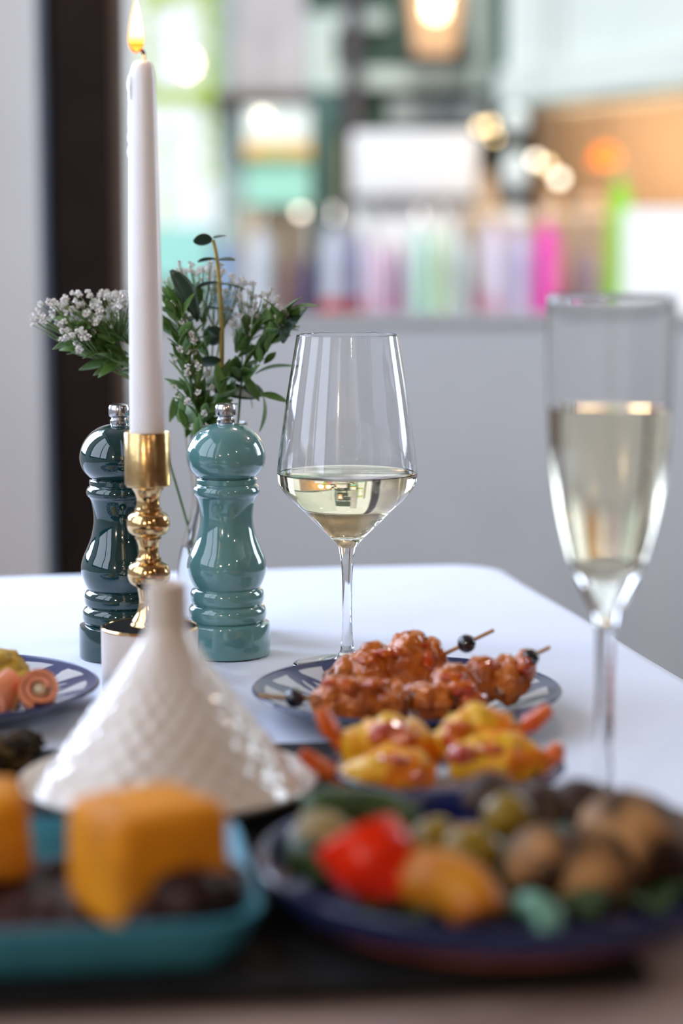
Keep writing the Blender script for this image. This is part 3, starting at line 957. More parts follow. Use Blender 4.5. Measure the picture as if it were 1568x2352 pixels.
p = at(92, 1640, 1.172)
salmon_roll('orange salmon roll closest to the rim of the left plate', (p.x, p.y, TZ + 0.0150), 0.0120, 0.020, 0.15, -0.4)
p = at(8, 1660, 1.168)
salmon_roll('pink salmon roll leaning against the orange roll on the left plate', (p.x, p.y, TZ + 0.0140), 0.0108, 0.022, -0.5, 0.3)
yt = thing('yellow_fritter', 'golden yellow fritter lying behind the salmon rolls on the plate', 'fritter', (-0.212, 1.232, TZ + 0.0045))
obj('crust', mesh('crust', *blob_geo((-0.012, 0, .0190), (.030, .017, .0190), .22, 1.8, 5, 4, rotm(0, .12, 0), .5), sharp=0), M_yell, yt)
for i, (x, z, r) in enumerate([(-.022, .036, .009), (-.004, .031, .009), (.010, .019, .008), (-.016, .016, .010)]):
    obj('crumb', mesh('crumb', *blob_geo((x, -.008, z), (r, r * .8, r * .7), .35, 2.2, 20 + i, 3), sharp=0), M_yell, yt)
tp = obj('toothpick', mesh('toothpick', *rel(tube_geo([at(22, 1650, 1.162), at(48, 1588, 1.162)], 0.0011, 8), at(22, 1650, 1.162))), M_pick, None, at(22, 1650, 1.162))
tag(tp, 'pale wooden toothpick stuck into the pink salmon roll', 'toothpick')

# ------------------------------------------------------------------ tagine
TX, TY = -0.0885, 0.994
tg = thing('tagine', 'small white glazed tagine with dimpled conical lid standing on the slate', 'tagine', (TX, TY, SZ + 0.0002))
tg.scale = (0.935, 0.935, 0.874)
obj('base_dish', lathe('base_dish', mm([(0, 0), (52, 0), (55, 0.6), (64, 4), (74, 9), (80.5, 14.5), (81.6, 16.2), (81.2, 17.2), (79.6, 17.0), (73, 11.5), (70, 9.8), (66, 9.2), (0, 8.8)]), 96), M_taj, tg)
lid_o = spline([(71.5, 9.6), (72.6, 10.8), (71.4, 14), (66, 22.5), (58, 34), (49.5, 46), (41, 58), (32.5, 70), (25, 81), (19, 90.5), (14.6, 98), (12.2, 104), (11.4, 109), (11.2, 116)], 6)


def dimples(a, r, z):
    if z < 0.016 or z > 0.098:
        return 0
    k = min(1, (z - 0.016) / 0.006) * min(1, (0.098 - z) / 0.02)
    return 0.00065 * k * math.sin(22 * a) * math.sin(z / 0.0135 * 2 * PI)


lid_o = [q for q in spline(lid_o, 3)]
lid = obj('lid', lathe('lid', mm([(0, 30), (60, 12.4), (69.6, 9.8)] + lid_o), 220, fn=dimples, sharp=0), M_taj, tg)
kn = obj('neck', lathe('neck', mm(spline([(11.25, 115.5), (11.1, 124), (11.0, 130.5)], 3) + [(10.6, 131.8), (9.6, 132.2), (8.6, 131.6), (8.2, 128.5), (0, 127)]), 72), M_taj, lid)

# ------------------------------------------------------------------ teal tray with cubes
M_cube = mat('golden_crust', (0.72, 0.27, 0.012), 0.6, Specular_IOR_Level=0.15)
noisy(M_cube, (0.50, 0.17, 0.012), 30, 0.40, 0.66, bump=0.5, bscale=130, dist=0.002, c3=(0.70, 0.36, 0.06))
M_crumb = noisy(mat('brown_underside', (0.10, 0.035, 0.012), 0.6), (0.16, 0.06, 0.02), 60)
M_jam = mat('dark_berry_relish', (0.022, 0.007, 0.007), 0.45, Specular_IOR_Level=0.25)
noisy(M_jam, (0.04, 0.012, 0.01), 70)


def rrect(hx, hy, R, n=6):
    P = []
    for cx, cy, a0 in ((hx - R, hy - R, 0), (-hx + R, hy - R, PI / 2), (-hx + R, -hy + R, PI), (hx - R, -hy + R, 1.5 * PI)):
        for i in range(n + 1):
            a = a0 + PI / 2 * i / n
            P.append((cx + R * math.cos(a), cy + R * math.sin(a)))
    return P


def loft(levels):
    V, Fc = [], []
    n = len(levels[0][0])
    for P, z in levels:
        V += [(x, y, z) for x, y in P]
    for l in range(len(levels) - 1):
        for i in range(n):
            j = (i + 1) % n
            Fc.append((l * n + i, l * n + j, (l + 1) * n + j, (l + 1) * n + i))
    Fc.append(tuple(reversed(range(n))))
    Fc.append(tuple(range((len(levels) - 1) * n, len(levels) * n)))
    return V, Fc


TRA = math.radians(8)
TR = V3((-0.1400, 0.8100, SZ + 0.0002))
hx, hy = 0.102, 0.078
tr = thing('serving_tray', 'teal glazed rectangular dish with rounded corners holding two golden cubes', 'dish', TR, TRA)
lv = []
for hxx, hyy, R, z in [(-.013, -.013, .016, 0), (-.0115, -.0115, .017, .0012), (-.005, -.005, .022, .012), (-.0008, -.0008, .026, .0205), (0, 0, .026, .0222), (-.0012, -.0012, .025, .0230), (-.0032, -.0032, .024, .0222),
                       (-.009, -.009, .020, .012), (-.0145, -.0145, .016, .0062), (-.022, -.022, .012, .0052)]:
    lv.append((rrect(hx + hxx, hy + hyy, R), z))
obj('shell', mesh('shell', *loft(lv), sharp=45), M_teal, tr)
rl = thing('berry_relish', 'dark berry relish spread over the floor of the teal dish', 'relish', TR + V3((0, 0, 0.0055)), TRA)
g = loft([(rrect(hx - .022, hy - .022, .012), 0), (rrect(hx - .019, hy - .019, .014), .0035), (rrect(hx - .026, hy - .026, .012), .0055)])
obj('relish', mesh('relish', *g, sharp=50), M_jam, rl)
for i in range(10):
    a = random.Random(50 + i)
    obj('berry', mesh('berry', *blob_geo((a.uniform(-.06, .07), a.uniform(-.04, .045), .0065), (.006, .006, .0045), .2, 2, i, 2), sharp=0), M_jam, rl)


def cube(label, p, sx, sy, sz, rz, seed):
    t = thing('golden_cube', label, 'fried cube', p, rz)
    bm = bmesh.new()
    bmesh.ops.create_cube(bm, size=1)
    bmesh.ops.subdivide_edges(bm, edges=list(bm.edges), cuts=9, use_grid_fill=True)
    V = []
    bm.verts.ensure_lookup_table()
    for v in bm.verts:
        c = v.co
        m = V3((c.x * sx, c.y * sy, (c.z + .5) * sz))
        # round the edges
        h = V3((sx / 2, sy / 2, sz / 2))
        q = V3((c.x * sx, c.y * sy, c.z * sz))
        R = 0.008
        inner = V3((max(-h.x + R, min(h.x - R, q.x)), max(-h.y + R, min(h.y - R, q.y)), max(-h.z + R, min(h.z - R, q.z))))
        d = q - inner
        if d.length > R:
            q = inner + d.normalized() * R
        q = q + q.normalized() * 0.0016 * (noise.noise(q * 70 + V3((seed, 0, 0))) + .5 * noise.noise(q * 190))
        q.x *= 1 - 0.08 * (q.z / sz)
        q.y *= 1 - 0.08 * (q.z / sz)
        V.append(tuple(q + V3((0, 0, sz / 2))))
    Fc = [tuple(v.index for v in f.verts) for f in bm.faces]
    bm.free()
    obj('crust', mesh('crust', V, Fc, sharp=0), M_cube, t)
    return t


cube('golden fried cube with a dark right face standing in the teal dish', (-0.0795, 0.797, SZ + 0.0105), 0.054, 0.052, 0.048, math.radians(33), 1)
jm = thing('relish_spoonful', 'dark berry relish piled against the foot of the larger golden cube', 'relish', (-0.0640, 0.7760, SZ + 0.0105))
for i, (x, y, r) in enumerate([(0, 0, .016), (.012, .013, .013), (-.012, -.010, .010), (.014, .030, .012)]):
    obj('relish_lump', mesh('relish_lump', *blob_geo((x, y, r * .72), (r * 1.05, r * .9, r * .85), .2, 2, i + 3, 3), sharp=0), M_jam, jm)
cube('golden fried cube at the far end of the teal dish', (-0.1570, 0.842, SZ + 0.0105), 0.042, 0.042, 0.040, math.radians(12), 6)

# ------------------------------------------------------------------ battered prawns on the small plate
M_batter = mat('yellow_batter', (0.78, 0.44, 0.020), 0.35, Specular_IOR_Level=0.25, Coat_Weight=0.14)
noisy(M_batter, (0.80, 0.20, 0.008), 55, 0.44, 0.62, bump=0.6, bscale=170, dist=0.002)
M_tail = mat('orange_prawn_tail', (0.60, 0.085, 0.010), 0.3, Specular_IOR_Level=0.25, Coat_Weight=0.14)
noisy(M_tail, (0.70, 0.16, 0.03), 90)


def prawn(label, base, body, rads, tail, sauces, seed):
    t = thing('battered_prawn', label, 'prawn', base, 0, 'battered prawns on the small plate')
    pts = spline([tuple(p) for p in body], 8)
    rr = [x[0] for x in spline([(r,) for r in rads], 8)]
    g = sag_geo(pts, rr, 0.42, 75, seed, 20)
    obj('batter', mesh('batter', *rel(g, base), sharp=0), M_batter, t)
    tp_ = spline([tuple(p) for p in tail], 5)
    n = len(tp_)
    V, Fc = tube_geo(tp_, [0.0032 + 0.0022 * math.sin(PI * i / (n - 1)) if i > n * .35 else 0.0034 for i in range(n)], 8)
    obj('tail', mesh('tail', *rel((V, Fc), base)), M_tail, t)
    for i, (p, r) in enumerate(sauces):
        obj('sauce', mesh('sauce', *rel(blob_geo(p, r, .4, 2, seed + i, 3), base), sharp=0), M_sauce, t)
    return t


a1, a2, a3, a4 = 1.040, 1.006, 1.046, 1.020
prawn('battered prawn with its orange tail pointing up beside the tagine', at(880, 1740, a1), [at(785, 1722, a1), at(830, 1718, a1), at(900, 1712, a1), at(960, 1722, a1), at(1008, 1745, a1)], [.008, .013, .0155, .013, .006],
      [at(790, 1722, a1), at(765, 1690, a1), at(748, 1655, a1), at(735, 1628, a1)], [(at(900, 1668, a1 - .008), (.010, .007, .003)), (at(925, 1700, a1 - .016), (.007, .004, .006)), (at(870, 1690, a1 - .014), (.006, .004, .005))], 2)
prawn('battered prawn in front with its tail lying towards the tagine', at(880, 1790, a2), [at(795, 1790, a2), at(840, 1776, a2), at(900, 1772, a2), at(950, 1776, a2), at(1000, 1780, a2)], [.007, .0105, .012, .011, .005],
      [at(800, 1795, a2), at(765, 1785, a2), at(730, 1758, a2), at(690, 1728, a2)], [(at(905, 1745, a2 - .008), (.008, .006, .003)), (at(955, 1785, a2 - .010), (.005, .003, .004))], 9)
prawn('battered prawn with its orange tail pointing at the flute stem', at(1090, 1710, a3), [at(1000, 1738, a3), at(1040, 1702, a3), at(1100, 1688, a3), at(1150, 1690, a3), at(1195, 1700, a3)], [.006, .013, .0145, .0135, .007],
      [at(1188, 1695, a3), at(1205, 1672, a3), at(1235, 1650, a3), at(1264, 1626, a3)], [(at(1050, 1668, a3 - .010), (.008, .006, .003)), (at(1040, 1700, a3 - .014), (.006, .003, .006)), (at(1090, 1662, a3), (.006, .006, .003))], 14)
prawn('battered prawn with short upturned red tail nearest the flute', at(1160, 1750, a4), [at(1030, 1752, a4), at(1080, 1748, a4), at(1140, 1742, a4), at(1200, 1745, a4), at(1255, 1752, a4)], [.006, .0105, .0125, .011, .006],
      [at(1250, 1755, a4), at(1268, 1745, a4), at(1276, 1728, a4), at(1280, 1708, a4)], [(at(1060, 1735, a4 - .009), (.008, .005, .005)), (at(1130, 1722, a4 - .008), (.007, .005, .003))], 23)

# ------------------------------------------------------------------ roasted vegetables on the serving plate
M_redp = mat('red_pepper_skin', (0.90, 0.030, 0.004), 0.22, Specular_IOR_Level=0.25, Coat_Weight=0.17)
noisy(M_redp, (0.70, 0.025, 0.005), 30)
M_orp = mat('orange_pepper_skin', (0.62, 0.25, 0.012), 0.35, Specular_IOR_Level=0.25, Coat_Weight=0.07)
noisy(M_orp, (0.45, 0.13, 0.01), 35)
M_olive = mat('green_olive', (0.25, 0.165, 0.014), 0.3, Specular_IOR_Level=0.25, Coat_Weight=0.14)
noisy(M_olive, (0.14, 0.09, 0.014), 50)
M_mush = noisy(mat('roasted_mushroom', (0.46, 0.24, 0.09), 0.6, Specular_IOR_Level=0.2), (0.035, 0.016, 0.008), 30, 0.40, 0.54, bump=0.5, bscale=120, dist=0.002)
M_mushd = noisy(mat('dark_roast_mushroom', (0.04, 0.02, 0.014), 0.6, Specular_IOR_Level=0.2), (0.10, 0.07, 0.05), 45, bump=0.5, bscale=120, dist=0.002)
M_zuc = noisy(mat('green_courgette_skin', (0.018, 0.045, 0.010), 0.4), (0.04, 0.08, 0.02), 40)
M_zucf = noisy(mat('courgette_flesh', (0.26, 0.19, 0.06), 0.5), (0.18, 0.12, 0.03), 60)
M_lettuce = noisy(mat('salad_leaf', (0.020, 0.05, 0.012), 0.5), (0.035, 0.075, 0.02), 40)
M_pale = noisy(mat('pale_green_onion', (0.12, 0.30, 0.20), 0.4), (0.09, 0.22, 0.14), 40)
VS = -0.026


def av(x, y, Y):
    return at(x, y + 26, Y + VS)


VG = 'roasted vegetables on the serving plate'


def veg(name, label, cat, geo, m, extra=None, sharp=0):
    c = sum((V3(v) for v in geo[0]), V3()) / len(geo[0])
    zmin = min(v[2] for v in geo[0])
    base = V3((c.x, c.y, zmin))
    if extra:
        t = thing(name, label, cat, base, 0, VG)
        obj('flesh', mesh('flesh', *rel(geo, base), sharp=sharp), m, t)
        for nm, gg, mm_ in extra:
            obj(nm, mesh(nm, *rel(gg, base), sharp=sharp), mm_, t)
        return t
    o = obj(name, mesh(name, *rel(geo, base), sharp=sharp), m, None, base)
    return tag(o, label, cat, VG)


def b(x, y, Y, rx, ry, rz, rot=(0, 0, 0), amp=.12, seed=0):
    return blob_geo(av(x, y, Y), (rx, ry, rz), amp, 1.5, seed, 4, rotm(*rot))


veg('red_pepper', 'shiny red pepper chunk at the near edge of the serving plate', 'pepper',
    sag_geo(spline([tuple(av(808, 1880, .848)), tuple(av(822, 1905, .846)), tuple(av(855, 1945, .842)), tuple(av(900, 1990, .836)), tuple(av(950, 2025, .830))], 6), [.008, .0125, .0155] + [.0185] * 12 + [.0175, .0165, .0150, .0135, .0120, .0110, .0100, .0090, .0080, .0060], .07, 35, 3), M_redp)
veg('orange_pepper', 'curved orange pepper strip beside the red pepper chunk', 'pepper',
    sag_geo(spline([tuple(av(955, 1990, .835)), tuple(av(1010, 2000, .828)), tuple(av(1080, 2030, .820)), tuple(av(1105, 2085, .814))], 6), [.007] + [.0125] * 17 + [.006], .15, 50, 3), M_orp)
veg('green_olive', 'yellow green olive on top of the vegetable heap', 'olive', b(1166, 1850, .885, .0115, .0105, .0108, (0, 0, 0), .05, 2), M_olive, [('pit_hole', b(1120, 1846, .884, .0022, .002, .002), M_zuc)])
veg('green_olive', 'olive coloured olive lying lower between pepper and mushroom', 'olive', b(1085, 1930, .862, .0135, .012, .012, (0, .2, 0), .08, 3), M_olive, [('pit_hole', b(1030, 1940, .861, .0024, .002, .0024), M_zuc)])
veg('green_olive', 'small olive tucked behind the red pepper', 'olive', b(1000, 1905, .878, .0115, .011, .0105, (0, .2, 0), .08, 8), M_olive, [('pit_hole', b(960, 1900, .873, .0022, .002, .0022), M_zuc)])


def mushroom(label, x, y, Y, r, tilt, m, seed):
    c = av(x, y, Y)
    V, Fc = lathe_geo(mm(spline([(0, r * .62), (r * .45, r * .55), (r * .82, r * .28), (r, -r * .12), (r * .86, -r * .34), (r * .4, -r * .18), (0, -r * .12)], 5)), 40)
    R_ = rotm(*tilt)
    cap = ([R_ @ V3(v) * (1 + .10 * noise.noise(V3(v) * 60 + V3((seed, 0, 0)))) + c for v in V], Fc)
    V, Fc = lathe_geo(mm([(0, -r * .1), (r * .34, -r * .15), (r * .30, -r * .6), (r * .36, -r * .85), (0, -r * .9)]), 20)
    st = ([R_ @ V3(v) + c for v in V], Fc)
    veg('mushroom', label, 'mushroom', cap, m, [('stalk', st, m)])


mushroom('large tan roasted mushroom at the outer side of the vegetable heap', 1462, 1890, .868, 26, (0.3, .35, 0), M_mush, 1)
mushroom('tan roasted mushroom lying low beside the pale green onion', 1240, 1945, .850, 17, (0.5, -.5, 0), M_mush, 2)
mushroom('browned mushroom between two larger tan mushrooms', 1370, 1975, .846, 21, (.9, .2, 0), M_mush, 3)
mushroom('dark roasted mushroom at the back of the heap near the flute', 1345, 1812, .915, 15, (0, .3, 0), M_mushd, 4)
mushroom('small purplish brown mushroom on the heap beside the prawns', 1118, 1790, .925, 13, (0, -.3, 0), M_mushd, 5)
mushroom('dark brown mushroom between the olive and the back mushroom', 1248, 1818, .910, 13, (.3, .2, 0), M_mushd, 6)
mushroom('tan mushroom behind the large outer mushroom', 1560, 1905, .888, 20, (.2, .5, 0), M_mush, 7)
veg('courgette_slice', 'dark green courgette strip lying across the back of the heap', 'courgette',
    sag_geo(spline([tuple(av(700, 1848, .905)), tuple(av(780, 1835, .910)), tuple(av(880, 1845, .912)), tuple(av(950, 1880, .908))], 6), [.006] + [.0105] * 17 + [.006], .12, 50, 6), M_zuc)
veg('courgette_slice', 'courgette piece with tan flesh left of the red pepper', 'courgette',
    sag_geo(spline([tuple(av(705, 1895, .885)), tuple(av(745, 1900, .880)), tuple(av(790, 1930, .876))], 6), [.007] + [.012] * 11 + [.007], .12, 50, 9), M_zucf,
    [('skin', sag_geo(spline([tuple(av(690, 1935, .880)), tuple(av(735, 1945, .873)), tuple(av(775, 1985, .868))], 6), [.006] + [.011] * 11 + [.006], .12, 50, 9), M_zuc)])
veg('spring_onion', 'pale green onion curl at the near rim of the serving plate', 'onion',
    sag_geo(spline([tuple(av(1205, 2050, .815)), tuple(av(1240, 2062, .808)), tuple(av(1262, 2098, .802)), tuple(av(1255, 2125, .800))], 6), [.003] + [.0058] * 17 + [.003], .1, 60, 2), M_pale)
rnd = random.Random(4)
for i, (x, y, r, lab) in enumerate([(0.030, .850, .030, 'dark salad leaf under the red pepper chunk'), (0.085, .845, .032, 'dark salad leaf under the orange pepper strip'), (0.125, .865, .034, 'dark salad leaf under the large tan mushroom'),
                                    (0.015, .895, .028, 'dark salad leaf under the courgette strip'), (0.070, .900, .034, 'dark salad leaf under the olives'), (0.115, .915, .030, 'dark salad leaf under the dark back mushroom')]):
    V, Fc = [], []
    n = 14
    for u in range(n + 1):
        for v in range(n + 1):
            X, Y_ = (u / n - .5) * 2, (v / n - .5) * 2
            k = math.sqrt(max(0.0, 1 - .5 * Y_ * Y_))
            l2 = math.sqrt(max(0.0, 1 - .5 * X * X))
            X, Y_ = X * k, Y_ * l2
            rr = math.hypot(X, Y_)
            z = .010 + .006 * noise.noise(V3((X * 2.2, Y_ * 2.2, i * 3))) + .004 * math.sin(9 * math.atan2(Y_, X)) * rr ** 2 - .003 * rr
            V.append((X * r, Y_ * r, max(z, .0012)))
    for u in range(n):
        for v in range(n):
            a = u * (n + 1) + v
            Fc.append((a, a + n + 1, a + n + 2, a + 1))
    o = obj('salad_leaf', mesh('salad_leaf', V, Fc, sharp=0), M_lettuce, None, (x, y - .027, SZ + .0032 + .001), (0, 0, rnd.random() * 6))
    sm = o.modifiers.new('thickness', 'SOLIDIFY')
    sm.thickness = .0008
    tag(o, lab, 'leaf', VG)

# dark herb patties on the slate left of the tagine
M_herb = noisy(mat('herb_crust', (0.020, 0.012, 0.006), 0.8, Specular_IOR_Level=0.1), (0.09, 0.055, 0.02), 110, 0.48, 0.62, bump=0.6, bscale=160, dist=0.002)
for i, (x, y, lab, r) in enumerate([(20, 1795, 'dark herb patty resting on the slate beside the tagine dish', .0135), (52, 1762, 'small dark herb patty behind another patty on the slate', .010)]):
    Y = 1.065 + .03 * i
    c = at(x, y, Y)
    o = obj('herb_patty', mesh('herb_patty', *rel(blob_geo((c.x, c.y, SZ + r * .72), (r * 1.2, r, r * .70), .35, 2.6, 30 + i, 4), (c.x, c.y, SZ)), sharp=0), M_herb, None, (c.x, c.y, SZ))
    tag(o, lab, 'patty')

# ------------------------------------------------------------------ the street outside
M_ground = noisy(mat('paving', (0.50, 0.50, 0.52), 0.8), (0.42, 0.42, 0.44), 2)
struct('ground', bbox('ground', -30, 30, 4.2, 60, -0.1, 0.0), M_ground)
M_lilac = noisy(mat('lilac_render', (0.55, 0.52, 0.55), 0.8), (0.48, 0.46, 0.49), 3)
M_umber = noisy(mat('umber_timber', (0.085, 0.055, 0.05), 0.6), (0.06, 0.04, 0.035), 6)
M_dgreen = noisy(mat('bottle_green_paint', (0.018, 0.055, 0.042), 0.6), (0.022, 0.066, 0.05), 4)
M_mint = noisy(mat('pale_mint_paint', (0.34, 0.45, 0.43), 0.5), (0.30, 0.40, 0.39), 4)
M_mintw = noisy(mat('mint_white_canvas', (0.70, 0.76, 0.75), 0.8), (0.64, 0.72, 0.71), 3)
M_greyb = noisy(mat('grey_signboard', (0.30, 0.34, 0.36), 0.6), (0.26, 0.30, 0.32), 4)
M_white = noisy(mat('white_panel', (0.76, 0.78, 0.84), 0.6), (0.73, 0.75, 0.81), 3)
M_tan = noisy(mat('tan_shop_wall', (0.60, 0.40, 0.25), 0.7), (0.68, 0.47, 0.30), 1.2, 0.35, 0.65)
M_olivew = noisy(mat('olive_wall', (0.25, 0.22, 0.08), 0.7), (0.2, 0.18, 0.07), 4)
M_tealp = noisy(mat('dark_teal_paint', (0.045, 0.12, 0.115), 0.5), (0.06, 0.14, 0.13), 4)
M_shopbrown = noisy(mat('brown_shop_interior', (0.16, 0.10, 0.06), 0.8), (0.11, 0.08, 0.06), 3)  # brown tone of the shop's inner wall


def pbox(x0, y0, x1, y1, Y, dep):
    """a box whose near face at depth Y covers a picture rectangle"""
    a, c = at(x0, y0, Y), at(x1, y1, Y)
    return box_geo(min(a.x, c.x), max(a.x, c.x), Y, Y + dep, min(a.z, c.z), max(a.z, c.z))


def gpart(name, geo, m, parent):
    return obj(name, mesh(name, *geo, smooth=False), m, parent)


# pale building across the street
bl = thing('townhouse', 'pale lilac rendered townhouse with a brown timber ledge across the street', 'building', (0, 0, 0))
gpart('wall', pbox(492, -700, 706, 218, 12.0, 2.0), M_lilac, bl)
gpart('ledge', pbox(488, 212, 712, 240, 11.85, 2.1), M_umber, bl)
gpart('pilaster', pbox(492, -700, 530, 215, 11.93, 0.1), M_mint, bl)
gpart('pilaster', pbox(575, 60, 600, 215, 11.95, 0.1), M_lilac, bl)
gpart('ground_floor', pbox(498, 240, 706, 1180, 12.3, 1.6), M_mint, bl)
# green shop front
sf = thing('shop_front', 'dark green shop front with pale mint mouldings and a grey signboard', 'building', (0, 0, 0))
gpart('fascia', pbox(700, -500, 1160, 300, 10.2, 1.0), M_dgreen, sf)
gpart('interior_wall', pbox(716, 290, 1160, 1230, 10.6, 0.6), M_shopbrown, sf)
M_moul = noisy(mat('light_mint_moulding', (0.52, 0.62, 0.61), 0.6), (0.47, 0.57, 0.56), 4)
for r_ in [(704, 30, 770, 205), (1082, -160, 1126, 205), (770, 156, 1082, 200), (770, 25, 890, 62), (704, -200, 1126, -160)]:
    gpart('moulding', pbox(*r_, 10.10, 0.1), M_moul, sf)
gpart('signboard', pbox(892, 228, 1142, 286, 10.05, 0.15), M_greyb, sf)
gpart('post', pbox(722, 205, 772, 1230, 10.0, 0.2), M_tealp, sf)
gpart('post', pbox(1128, -500, 1162, 300, 9.9, 0.25), M_tealp, sf)
gpart('pillar', pbox(1120, 236, 1218, 1230, 9.75, 0.2), noisy(mat('black_green_paint', (0.012, 0.018, 0.016), 0.8, Specular_IOR_Level=0.1), (0.018, 0.024, 0.02), 4), sf)
gpart('side_panel', pbox(772, 318, 806, 1230, 10.15, 0.2), M_olivew, sf)
# receding shop on the right with awning
ra, rb = at(1162, 250, 9.0), at(1600, 175, 7.35)
rs = thing('corner_shop', 'warmly lit tan corner shop under a mint white awning', 'building', (0, 0, 0))


def wallseg(p, q, z0, z1, dep, off=0.0):
    d = V3((q.x - p.x, q.y - p.y, 0)).normalized()
    n = V3((-d.y, d.x, 0))
    P = [p - n * off, q - n * off, q + n * dep, p + n * dep]
    if n.y < 0:
        P = [p + n * off, q + n * off, q - n * dep, p - n * dep]
    V = [(v.x, v.y, z0) for v in P] + [(v.x, v.y, z1) for v in P]
    return V, box_geo(0, 1, 0, 1, 0, 1)[1]


awz = ra.z
rb2 = V3((rb.x + 1.2, rb.y - 3.6 * .4, 0))
obj('awning', mesh('awning', *wallseg(ra, rb2, awz, awz + 2.2, 0.35), smooth=False), M_mintw, rs)
obj('valance', mesh('valance', *wallseg(ra, rb2, awz + 0.02, awz + 0.17, 0.1, 0.05), smooth=False), M_mintw, rs)
obj('valance_trim', mesh('valance_trim', *wallseg(ra, rb2, awz + 0.0, awz + 0.022, 0.1, 0.06), smooth=False), M_mint, rs)
ia, ib = at(1205, 300, 10.4), V3((2.9, 8.2, 0))
obj('wall', mesh('wall', *wallseg(V3((ia.x - .1, ia.y, 0)), ib, 0, awz + 0.6, 0.3), smooth=False), M_tan, rs)
light('corner_shop_light', 'POINT', tuple(at(1560, 330, 8.9)), 17, (1.0, 0.70, 0.36), shadow_soft_size=0.15)
light('corner_shop_light', 'POINT', tuple(at(1330, 330, 9.4)), 6, (1.0, 0.62, 0.28), shadow_soft_size=0.15)
for nm, (x0, y0, x1, y1, Y), lab in [('white_screen', (806, 466, 1096, 1250, 9.32), 'white folding screen under the display board behind the clothes'),
                                      ('white_stall_panel', (1432, 478, 1700, 1300, 7.5), 'large white stall panel beside the lime green scarf')]:
    o = obj(nm, bevelled(nm, pbox(x0, y0, x1, y1, Y, 0.06), 0.02), M_white)
    o['label'] = lab
    o['category'] = 'panel'

db = thing('display_board', 'white display board on two legs above the clothes rail', 'panel', (at(951, 300, 9.2).x, 9.2, 0))
gb = pbox(806, 302, 1096, 452, 9.2, 0.06)
obj('panel', bevelled('panel', rel(gb, db.location), 0.02), M_white, db)
for x in (-.2, .2):
    obj('leg', mesh('leg', *tube_geo([(x, .035, 0), (x, .035, gb[0][0][2])], .012, 8)), M_steel, db)
# lamp post with bracket and lantern
lp = thing('lamp_post', 'dark plum lamp post with bracket arm in front of the green shop front', 'lamp post', tuple(V3((at(810, 0, 9.7).x, 9.7, 0))))
M_plum = noisy(mat('plum_iron', (0.065, 0.055, 0.07), 0.5), (0.05, 0.04, 0.055), 8)
obj('pole', mesh('pole', *tube_geo([(0, 0, 0), (0, 0, 1.6), (0, 0, 2.95)], [.06, .042, .038], 16)), M_plum, lp)
lnp = at(997, 30, 9.7)
obj('arm', mesh('arm', *tube_geo(spline([(0, 0, 2.75), (0.1, 0, 2.82), (lnp.x - at(810, 0, 9.7).x, 0, 2.80)], 5), .014, 8)), M_plum, lp)
ln = thing('street_lantern', 'glowing tapered street lantern hanging from the lamp post bracket', 'lantern', (lnp.x, 9.7, 0))
hw0, hw1, z0, z1 = .098, .150, at(997, 128, 9.7).z, at(997, -70, 9.7).z
M_lglass = bpy.data.materials.new('amber_lantern_glass')
M_lglass.use_nodes = True
_b = bsdf(M_lglass)
_b.inputs['Base Color'].default_value = (0.75, 0.55, 0.36, 1)
_b.inputs['Roughness'].default_value = 0.6
_b.inputs['Transmission Weight'].default_value = 0.55
_b.inputs['Emission Color'].default_value = (1.0, 0.60, 0.28, 1)
_b.inputs['Emission Strength'].default_value = 0.22
for k in range(4):
    a = PI / 2 * k
    c_, s_ = math.cos(a), math.sin(a)

    def rr(x, y, z):
        return (x * c_ - y * s_, x * s_ + y * c_, z)
    V = [rr(-hw0, hw0, z0), rr(hw0, hw0, z0), rr(hw1, hw1, z1), rr(-hw1, hw1, z1), rr(-hw0, hw0 - .004, z0), rr(hw0, hw0 - .004, z0), rr(hw1, hw1 - .004, z1), rr(-hw1, hw1 - .004, z1)]
    obj('lantern_pane', mesh('lantern_pane', V, [(0, 1, 2, 3), (7, 6, 5, 4), (0, 4, 5, 1), (1, 5, 6, 2), (2, 6, 7, 3), (3, 7, 4, 0)], smooth=False), M_lglass, ln)
    obj('corner_bar', mesh('corner_bar', *tube_geo([rr(hw0, hw0, z0 - .01), rr(hw1, hw1, z1 + .01)], .006, 6)), M_plum, ln)
obj('lantern_base', mesh('lantern_base', *box_geo(-hw0, hw0, -hw0, hw0, z0 - .02, z0), smooth=False), M_plum, ln)
obj('lantern_roof', mesh('lantern_roof', *tube_geo([(0, 0, z1), (0, 0, z1 + .02), (0, 0, z1 + .14), (0, 0, 2.80)], [hw1 * 1.3, hw1 * 1.25, .03, .008], 12)), M_plum, ln)
obj('bulb', mesh('bulb', *blob_geo((0, -hw1 - .01, lnp.z), (.048, .03, .050), 0, sub=3), sharp=0), emit('lantern_bulb', (1.0, 0.86, 0.60), 6.0), ln)

